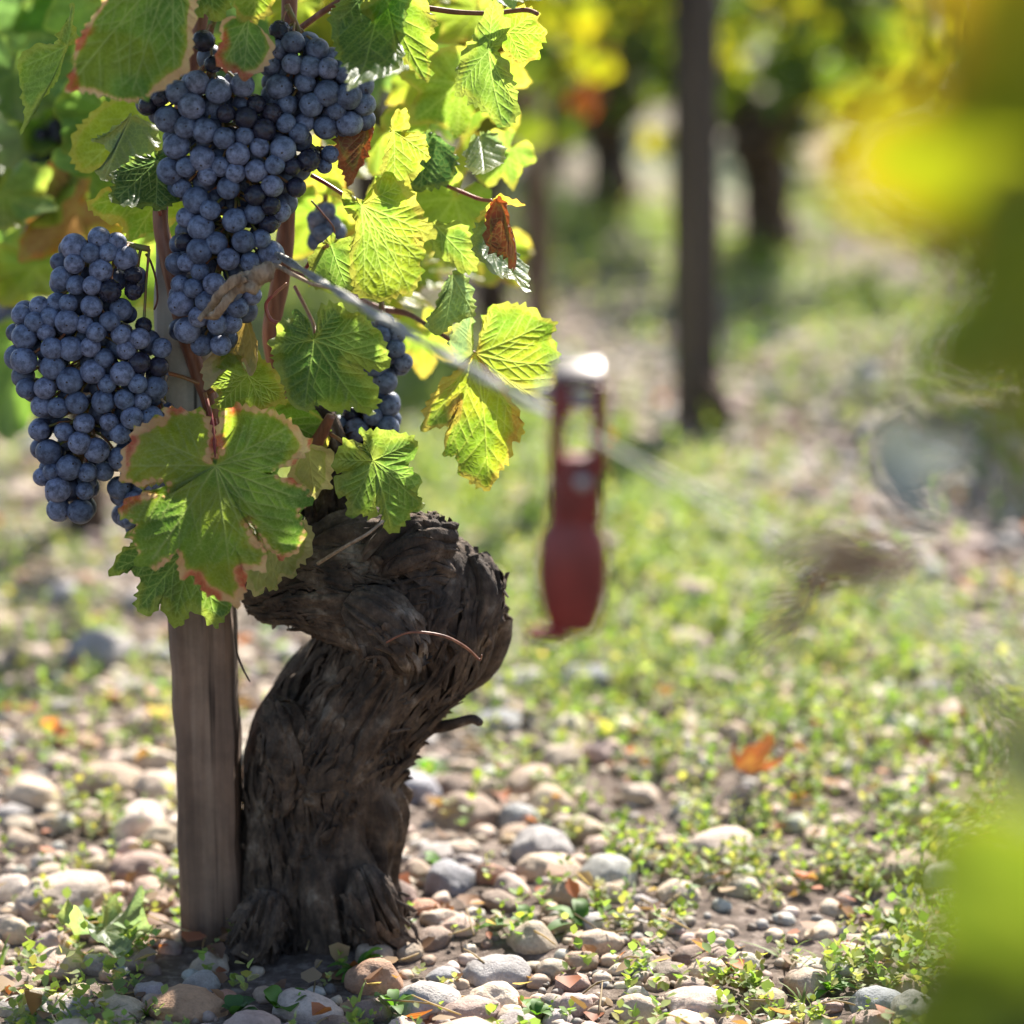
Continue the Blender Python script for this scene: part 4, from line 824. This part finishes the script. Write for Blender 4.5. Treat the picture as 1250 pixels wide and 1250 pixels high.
HERO = [  # px, py (centre), width px, height ratio, colour, label
 (75, 1094, 112, .7, 'pinkish', 'long pinkish-brown boulder left of the stake foot, largest at the lower left'),
 (8, 1128, 34, 1, 'beige', None), (28, 1228, 66, .75, 'grey', 'grey cracked stone in the bottom left corner'), (18, 1196, 62, .8, 'beige', 'rounded beige stone just above the cracked grey stone in the bottom left corner'),
 (145, 1230, 62, .7, 'beige', 'pale oval stone at the bottom edge beneath the fallen green leaf'), (225, 1226, 90, .6, 'rusty orange', 'flat reddish-brown stone at the bottom left of centre'),
 (248, 1200, 46, .8, 'grey', None), (180, 1058, 84, .6, 'tan', 'tan stone touching the left side of the stake'), (70, 1150, 50, .8, 'pinkish', None), (160, 1150, 55, .7, 'cream', None),
 (120, 800, 100, .62, 'grey', 'large blurred grey angular stone left of the stake'), (80, 722, 56, .7, 'bluish grey', 'blurred blue-grey stone below the wide bunch'), (40, 800, 64, .6, 'pinkish', None), (135, 950, 90, .6, 'tan', 'shaded brown block stone left of the stake halfway up'), (185, 925, 80, .6, 'cream', 'bright cream stone behind the stake'),
 (605, 880, 66, .62, 'bluish grey', 'blurred blue-grey stone right of the trunk'), (715, 1010, 66, .85, 'tan', 'rounded tan stone standing in the middle of the pebble patch'), (770, 1035, 40, .8, 'pinkish', None),
 (880, 1040, 104, .5, 'pinkish', 'long flat pinkish stone at the right of the pebble patch'), (902, 1080, 46, .9, 'cream', 'egg-like cream stone below the long flat pinkish stone'), (745, 1092, 40, .9, 'cream', None), (690, 1090, 56, .8, 'tan', None),
 (615, 1098, 50, .6, 'brown', None), (630, 1000, 50, .8, 'bluish grey', 'blue-grey stone at the top of the pebble patch'), (572, 1050, 40, .7, 'grey', None), (598, 1070, 42, .8, 'rusty orange', 'orange-brown stone in the pebble patch right of the trunk'),
 (853, 1166, 66, .65, 'brown', 'dark brown rounded stone at the lower right of centre'), (697, 1195, 42, .95, 'pinkish', 'upright oval pink stone near the bottom centre'), (522, 1222, 76, .62, 'grey', 'smooth dark grey stone at the bottom centre'),
 (610, 1215, 70, .6, 'cream', 'pale cream stone right of the dark grey stone at the bottom'), (780, 1235, 66, .55, 'beige', None), (672, 1225, 36, 1, 'pinkish', None), (1068, 1226, 70, .6, 'bluish grey', 'smooth grey-blue stone at the bottom right'),
 (930, 1222, 56, .6, 'tan', None), (1060, 1248, 56, .5, 'pinkish', None), (560, 1130, 44, .8, 'beige', None), (1100, 1060, 80, .5, 'tan', None), (800, 1200, 30, .8, 'beige', None), (540, 1190, 40, .6, 'bluish grey', None), (700, 1225, 44, .8, 'pinkish', None), (470, 1100, 80, .45, 'brown', None),
]
cand = []
cd = {c_[0]: c_[1] for c_ in COLS}
for px, py, w, hr, c_, lb in HERO:
    g_ = G(px, min(py + w * hr * .18, 1252)); r_ = w / 2 / F * (g_[1] / CP)
    cand.append([g_[0], g_[1], r_, c_, lb, hr])
pc = np.array([c_[2] for c_ in COLS]); pc /= pc.sum()
def foot(x, y): return ((x + .165) / .085) ** 2 + ((y - 1.93) / .10) ** 2 < 1  # stones thinned here so bare dark soil imitates the shadow before the trunk
def near_ok(x, y, r_, fac=.80):
    A = np.array([(q[0], q[1], q[2]) for q in cand]); return not (np.hypot(A[:, 0] - x, A[:, 1] - y) < (A[:, 2] + r_) * fac).any()
tries = 0
TB = P(388, 1150, 2.02)
for lim, sz in ((300, (.015, .027)), (950, (.009, .016)), (1500, (.005, .0095))):
    n = 0; tries = 0
    while n < lim and tries < lim * 14:
        tries += 1
        y = 1.72 + 3.2 * RNG.random() ** 1.6; x = RNG.uniform(-.2, .2) * (y + .1); r_ = RNG.uniform(*sz) * (1 + .12 * max(0, y - 2.5))
        ga = green_amount(np.array([x]), np.array([y]))[0]
        if RNG.random() < ga * .8: continue
        if math.hypot(x - TB[0], y - TB[1]) < .062 + r_: continue
        if not near_ok(x, y, r_) or (foot(x, y) and RNG.random() < .85): continue
        cand.append([x, y, r_, COLS[RNG.choice(len(COLS), p=pc)][0], None, RNG.uniform(.5, .85)]); n += 1
A = np.array([(q[0], q[1], gz(q[0], q[1]), q[2]) for q in cand]); ppx, ppy, dep = proj(A[:, :3]); size = A[:, 3] / dep * F
vis = (ppx > -15) & (ppx < 1265) & (ppy < 1262); hide = (ppx > 300) & (ppx < 480) & (ppy > 640) & (ppy < 1110)
score = np.where(vis & ~hide, size, 0) + np.array([1000 * (k < len(HERO)) for k in range(len(cand))])
top = set(np.argsort(-score)[:300].tolist())
pm = MB(); small = []
def where(px, py):
    v_ = 'bottom edge' if py > 1190 else 'foreground' if py > 1080 else 'pebble patch' if py > 960 else 'middle ground' if py > 820 else 'blurred ground behind'
    h_ = 'left of the stake' if px < 205 else 'by the stake foot' if px < 300 else 'below the trunk' if px < 480 else 'right of the trunk' if px < 640 else 'under the red tensioner' if px < 780 else 'below the dark post' if px < 930 else 'at the right'
    return v_, h_
named = {}
for k, q in enumerate(cand):
    x, y, r_, cn, lb, hr = q; c_ = np.array(cd[cn]) * RNG.uniform(.82, 1.18); c_ = np.clip(c_ * RNG.uniform(.95, 1.05, 3), 0, .75); ang = RNG.uniform(0, 6.28)
    if k < len(HERO): ang = RNG.uniform(-.4, .4)
    z = float(gz(x, y)) + r_ * .06
    if k in top:
        o = bpy.data.objects.new('stone', SH[RNG.integers(14)]); C.objects.link(o)
        o.location = (x, y, z); o.scale = (r_ * 1.08, r_ * 1.08, r_ * (1.25 if hr > .75 else .95)); o.rotation_euler = (RNG.uniform(-.25, .25), RNG.uniform(-.25, .25), ang); o.color = (*c_, 1)
        tag(o, lb, 'stone', 'river stones scattered on the vineyard soil')
        if not lb:
            w_ = size[k]; sn = 'large' if w_ > 30 else 'medium' if w_ > 21 else 'small'
            named.setdefault((sn, cn) + where(ppx[k], ppy[k]), []).append((y, o))
    else: small.append((k, c_, ang))
for (sn, cn, v_, h_), l in named.items():
    l.sort(key=lambda q: q[0])
    for i, (_, o) in enumerate(l):
        o['label'] = f"{(ORD[i] + ' ') if len(l) > 1 and i < len(ORD) else ''}{sn} {cn} stone {h_}, {v_}"
for k, c_, ang in small:
    x, y, r_ = cand[k][:3]; V, T = SHS[RNG.integers(14)] if y < 2.6 else SHT[RNG.integers(14)]; ca, sa = math.cos(ang), math.sin(ang); V = V * r_
    V = np.stack([V[:, 0] * ca - V[:, 1] * sa + x, V[:, 0] * sa + V[:, 1] * ca + y, V[:, 2] + gz(x, y) + r_ * .1], 1); pm.add(V, None, T, c_)
for _ in range(11000):                       # gravel and crumbs
    y = 1.70 + 5.5 * RNG.random() ** 2.1; x = RNG.uniform(-.21, .21) * (y + .1); r_ = RNG.uniform(.002, .0062) * (1 + .45 * max(0, y - 2.4))
    if RNG.random() < green_amount(np.array([x]), np.array([y]))[0] * .7 or (foot(x, y) and RNG.random() < .75) or vn(x * 14, y * 14, 6.) < .36: continue
    V, T = SHT[RNG.integers(14)]; ang = RNG.uniform(0, 6.28); ca, sa = math.cos(ang), math.sin(ang); V = V * r_
    c_ = np.array(COLS[RNG.choice(len(COLS), p=pc)][1]) * RNG.uniform(.25, 1.05)
    pm.add(np.stack([V[:, 0] * ca - V[:, 1] * sa + x, V[:, 0] * sa + V[:, 1] * ca + y, V[:, 2] * 1.1 + gz(x, y) + r_ * .3], 1), None, T, c_)
tag(obj('gravel', pm.mesh('gravel'), M['pebble']), 'small pebbles and gravel covering the soil', 'gravel', None, 'stuff')

# ------------------------------------------------------------------ weeds
LV = np.array([[0, 0, 0], [.35, .30, .10], [.42, .62, .14], [0, 1, .06], [-.42, .62, .14], [-.35, .30, .10], [0, .5, .02]])
LT = np.array([[0, 1, 6], [1, 2, 6], [2, 3, 6], [3, 4, 6], [4, 5, 6], [5, 0, 6]])
def sprig(mb, x, y, s, nl, r, col, up=.5, spread=1.0):
    z0 = float(gz(x, y)); lean = r.normal(0, .25, 2)
    for k in range(nl):
        az = k * 2.4 + r.uniform(-.4, .4); h = s * (.4 + 1.7 * k / nl) * up * r.uniform(.7, 1.2); tilt = r.uniform(.1, 1.0) * (1 if k < nl - 2 else 1.4)
        l = s * r.uniform(.7, 1.15); V = LV * l; ct, st_ = math.cos(tilt), math.sin(tilt)
        V = np.stack([V[:, 0], V[:, 1] * ct - V[:, 2] * st_, V[:, 1] * st_ + V[:, 2] * ct], 1); V[:, 1] += s * .12 * spread; ca, sa = math.cos(az), math.sin(az)
        V = np.stack([V[:, 0] * ca - V[:, 1] * sa + x + lean[0] * h, V[:, 0] * sa + V[:, 1] * ca + y + lean[1] * h, V[:, 2] + z0 + h], 1)
        mb.add(V, None, LT, np.array(col) * r.uniform(.75, 1.25) * [r.uniform(.85, 1.25), 1, r.uniform(.7, 1.2)])
def tuft(mb, x, y, r):
    z0 = float(gz(x, y)); c_ = np.array((.15, .22, .05)) * r.uniform(.7, 1.3)
    for _ in range(int(r.integers(4, 10))):
        l = r.uniform(.012, .038) * (1 + .2 * max(0, y - 2.3)); az, el = r.uniform(0, 6.28), r.uniform(.5, 1.4); t_ = np.linspace(0, 1, 5)
        h = np.cos(el) * t_ * l + .3 * l * t_ ** 2; zz_ = np.sin(el) * t_ * l - .35 * l * t_ ** 2; w = .0011 * (1 - t_ ** 2) + .0002
        cx_, sx_ = math.cos(az), math.sin(az); A_ = np.stack([x + h * cx_ - w * sx_, y + h * sx_ + w * cx_, z0 + zz_], 1); B_ = np.stack([x + h * cx_ + w * sx_, y + h * sx_ - w * cx_, z0 + zz_], 1)
        i = np.arange(4); mb.add(np.vstack([A_, B_]), np.stack([i, i + 1, i + 6, i + 5], 1), None, c_)
wm = MB(); r2 = np.random.default_rng(3)
for _ in range(36000):
    y = 1.72 + 5.3 * r2.random() ** 1.75; x = r2.uniform(-.205, .205) * (y + .1); g_ = green_amount(np.array([x]), np.array([y]))[0]
    cl_ = float(vn(x * 26, y * 26, 9.)); cl2 = float(vn(x * 60, y * 60, 3.))
    if r2.random() > g_ ** 1.1 * (.58 + .6 * min(1, max(0, (y - 2.1) * 1.5))) or cl_ * .6 + cl2 * .4 < .44 - .12 * min(1, max(0, y - 2.2)): continue
    if math.hypot(x - TB[0], y - TB[1]) < .075 or (abs(x + .16) < .09 and y < 2.0 and r2.random() < .8): continue
    s = r2.uniform(.004, .0105) * (1 + .35 * max(0, y - 2.3)); 
    if r2.random() < .07:
        tuft(wm, x, y, r2); continue
    s *= .5 + .65 * cl_
    sprig(wm, x, y, s, int(r2.integers(5, 10)), r2, (.17, .24, .07) if r2.random() < .65 else (.27, .29, .13), r2.uniform(.6, 2.2))
tag(obj('weeds', wm.mesh('weeds'), M['weed']), 'low green clover and chickweed growing between the stones', 'weeds', None, 'stuff')
def blade_plant(px, py, n, L_, label, seed, broad=.22, fan=1.0, col=(.075, .17, .02)):
    g_ = G(px, py); r = np.random.default_rng(seed); mb = MB()
    for k in range(n):
        az = r.uniform(0, 6.28) if fan >= 1 else r.uniform(-.9, .9) * fan + (0 if r.random() < .5 else 3.14); l = L_ * r.uniform(.6, 1.1); m_ = 9; t_ = np.linspace(0, 1, m_); el = r.uniform(.35, 1.2)
        arc = np.stack([np.cos(el) * t_ * l, np.zeros(m_), np.sin(el) * t_ * l - .45 * l * t_ ** 2.2], 1); w = l * broad * np.sin(np.clip(t_ * 1.02, 0, 1) * np.pi) ** .7 * .5 + .0006
        V = np.concatenate([arc + np.stack([0 * w, o_ * w, abs(o_) * w * .25], 1) for o_ in (-1, 0, 1)]); ca, sa = math.cos(az), math.sin(az)
        V = np.stack([V[:, 0] * ca - V[:, 1] * sa, V[:, 0] * sa + V[:, 1] * ca, V[:, 2] + .003], 1); i = np.arange(m_ - 1)
        Q = np.vstack([np.stack([i + a_ * m_, i + 1 + a_ * m_, i + 1 + (a_ + 1) * m_, i + (a_ + 1) * m_], 1) for a_ in (0, 1)])
        mb.add(V, Q, None, np.array(col) * r.uniform(.8, 1.3))
    o = obj('weed_plant', mb.mesh('weed_plant'), M['weed']); o.location = g_
    tag(o, label, 'weed', 'broad-leaved weeds among the stones')
blade_plant(645, 1140, 3, .040, 'weed with broad bright leaves among the pebbles left of centre foreground', 1, .3)
blade_plant(712, 1135, 4, .042, 'weed with long bright leaves right of the first broad-leaved weed', 2, .28)
blade_plant(828, 1105, 2, .036, 'weed with two upright pointed leaves above the dark brown stone', 3, .26)
blade_plant(112, 1140, 5, .032, 'rounded-leaf weed beside the fallen leaf at the lower left', 4, .55, col=(.06, .13, .03))
blade_plant(345, 1240, 6, .028, 'shaded round-leaved weed at the bottom below the trunk', 5, .6, col=(.07, .15, .02))
blade_plant(435, 1190, 8, .034, 'bright tuft of thin leaves in front of the trunk foot', 6, .2)
blade_plant(480, 1235, 5, .030, 'small bright weed at the bottom left of the dark grey stone', 7, .3)
blade_plant(655, 1245, 9, .024, 'feathery little weed at the bottom centre', 8, .3)
blade_plant(185, 1105, 5, .026, 'bright weed at the left side of the stake foot', 9, .3)
blade_plant(540, 1070, 4, .030, 'bright weed leaves against the right side of the trunk foot', 10, .35)
blade_plant(1010, 1215, 8, .028, 'leafy weed beside the grey-blue stone at the lower right', 11, .3)
blade_plant(525, 950, 6, .034, 'bright weed behind the right side of the trunk', 12, .4)
blade_plant(285, 1245, 6, .024, 'dark shaded weed at the bottom near the stake foot', 13, .5, col=(.05, .11, .03))
def fallen(px, py, size, style, mt, label, seed, rx, rz, lift=.012, bend=(2.5, 1.5, 1)):
    g_ = G(px, py); P2, T2 = generic_outline(120, seed)
    V, Q, T_, col = leaf_geom(P2 * size, T2 * size, seed, style, 140, 22, .002, .007, bend, .012)
    o = obj('fallen_leaf', mesh('fallen_leaf', V, Q, T_, attrs={'col': col}), M[mt]); o.location = Vector(g_) + Vector((0, 0, lift)); o.rotation_euler = (rx, 0, rz)
    tag(o, label, 'fallen leaf')
fallen(905, 965, .028, 'rust', 'dryleaf', 'crumpled orange-brown fallen leaf in the weeds at the right', 5, .7, .5, .018, (6, 5, 2))
fallen(128, 1168, .044, 'sage', 'leaf', 'pale green fallen leaf lying on stones at the lower left', 6, .30, .5, .020, (1.2, .6, .6))
fallen(540, 1120, .012, 'rust', 'dryleaf', 'small red fallen leaf scrap at the right of the trunk foot', 7, .6, 1, .006)
fallen(60, 910, .022, 'rust', 'dryleaf', 'small blurred rust-brown fallen leaf left of the stake', 8, .5, 2, .008)

lm = MB(); r3 = np.random.default_rng(21)      # dry litter: straws and crumbs of dead leaf
for _ in range(420):
    y = 1.72 + 2.2 * r3.random() ** 1.6; x = r3.uniform(-.2, .2) * (y + .1); z = float(gz(x, y)) + r3.uniform(.004, .016); a_ = r3.uniform(0, 6.28); l = r3.uniform(.012, .05)
    d = np.array([math.cos(a_), math.sin(a_), r3.uniform(-.15, .25)]); p0 = np.array([x, y, z]); c_ = np.array((.42, .32, .2)) * r3.uniform(.35, 1.1)
    V, Q, T_ = tube([p0, p0 + d * l * .5 + [0, 0, r3.uniform(-.002, .004)], p0 + d * l], [.0006, .0007, .0004], 5, 5); lm.add(V, Q, T_, c_)
for _ in range(900):
    y = 1.72 + 2.6 * r3.random() ** 1.6; x = r3.uniform(-.2, .2) * (y + .1); l = r3.uniform(.006, .02); V = LV * l * [r3.uniform(.6, 1.6), 1, r3.uniform(-2, 4)]
    Rm = np.array(Matrix.Rotation(r3.uniform(0, 6.28), 3, 'Z') @ Matrix.Rotation(r3.normal(0, .5), 3, 'X')); V = (Rm @ V.T).T + [x, y, float(gz(x, y)) + r3.uniform(.003, .016)]
    lm.add(V, None, LT, np.array([(.30, .16, .09), (.40, .28, .18), (.16, .09, .06), (.42, .14, .06)][r3.integers(4)]) * r3.uniform(.6, 1.1))
tag(obj('litter', lm.mesh('litter'), M['weed']), 'dry straws and crumbs of dead leaf lying on the pebbles', 'litter', None, 'stuff')
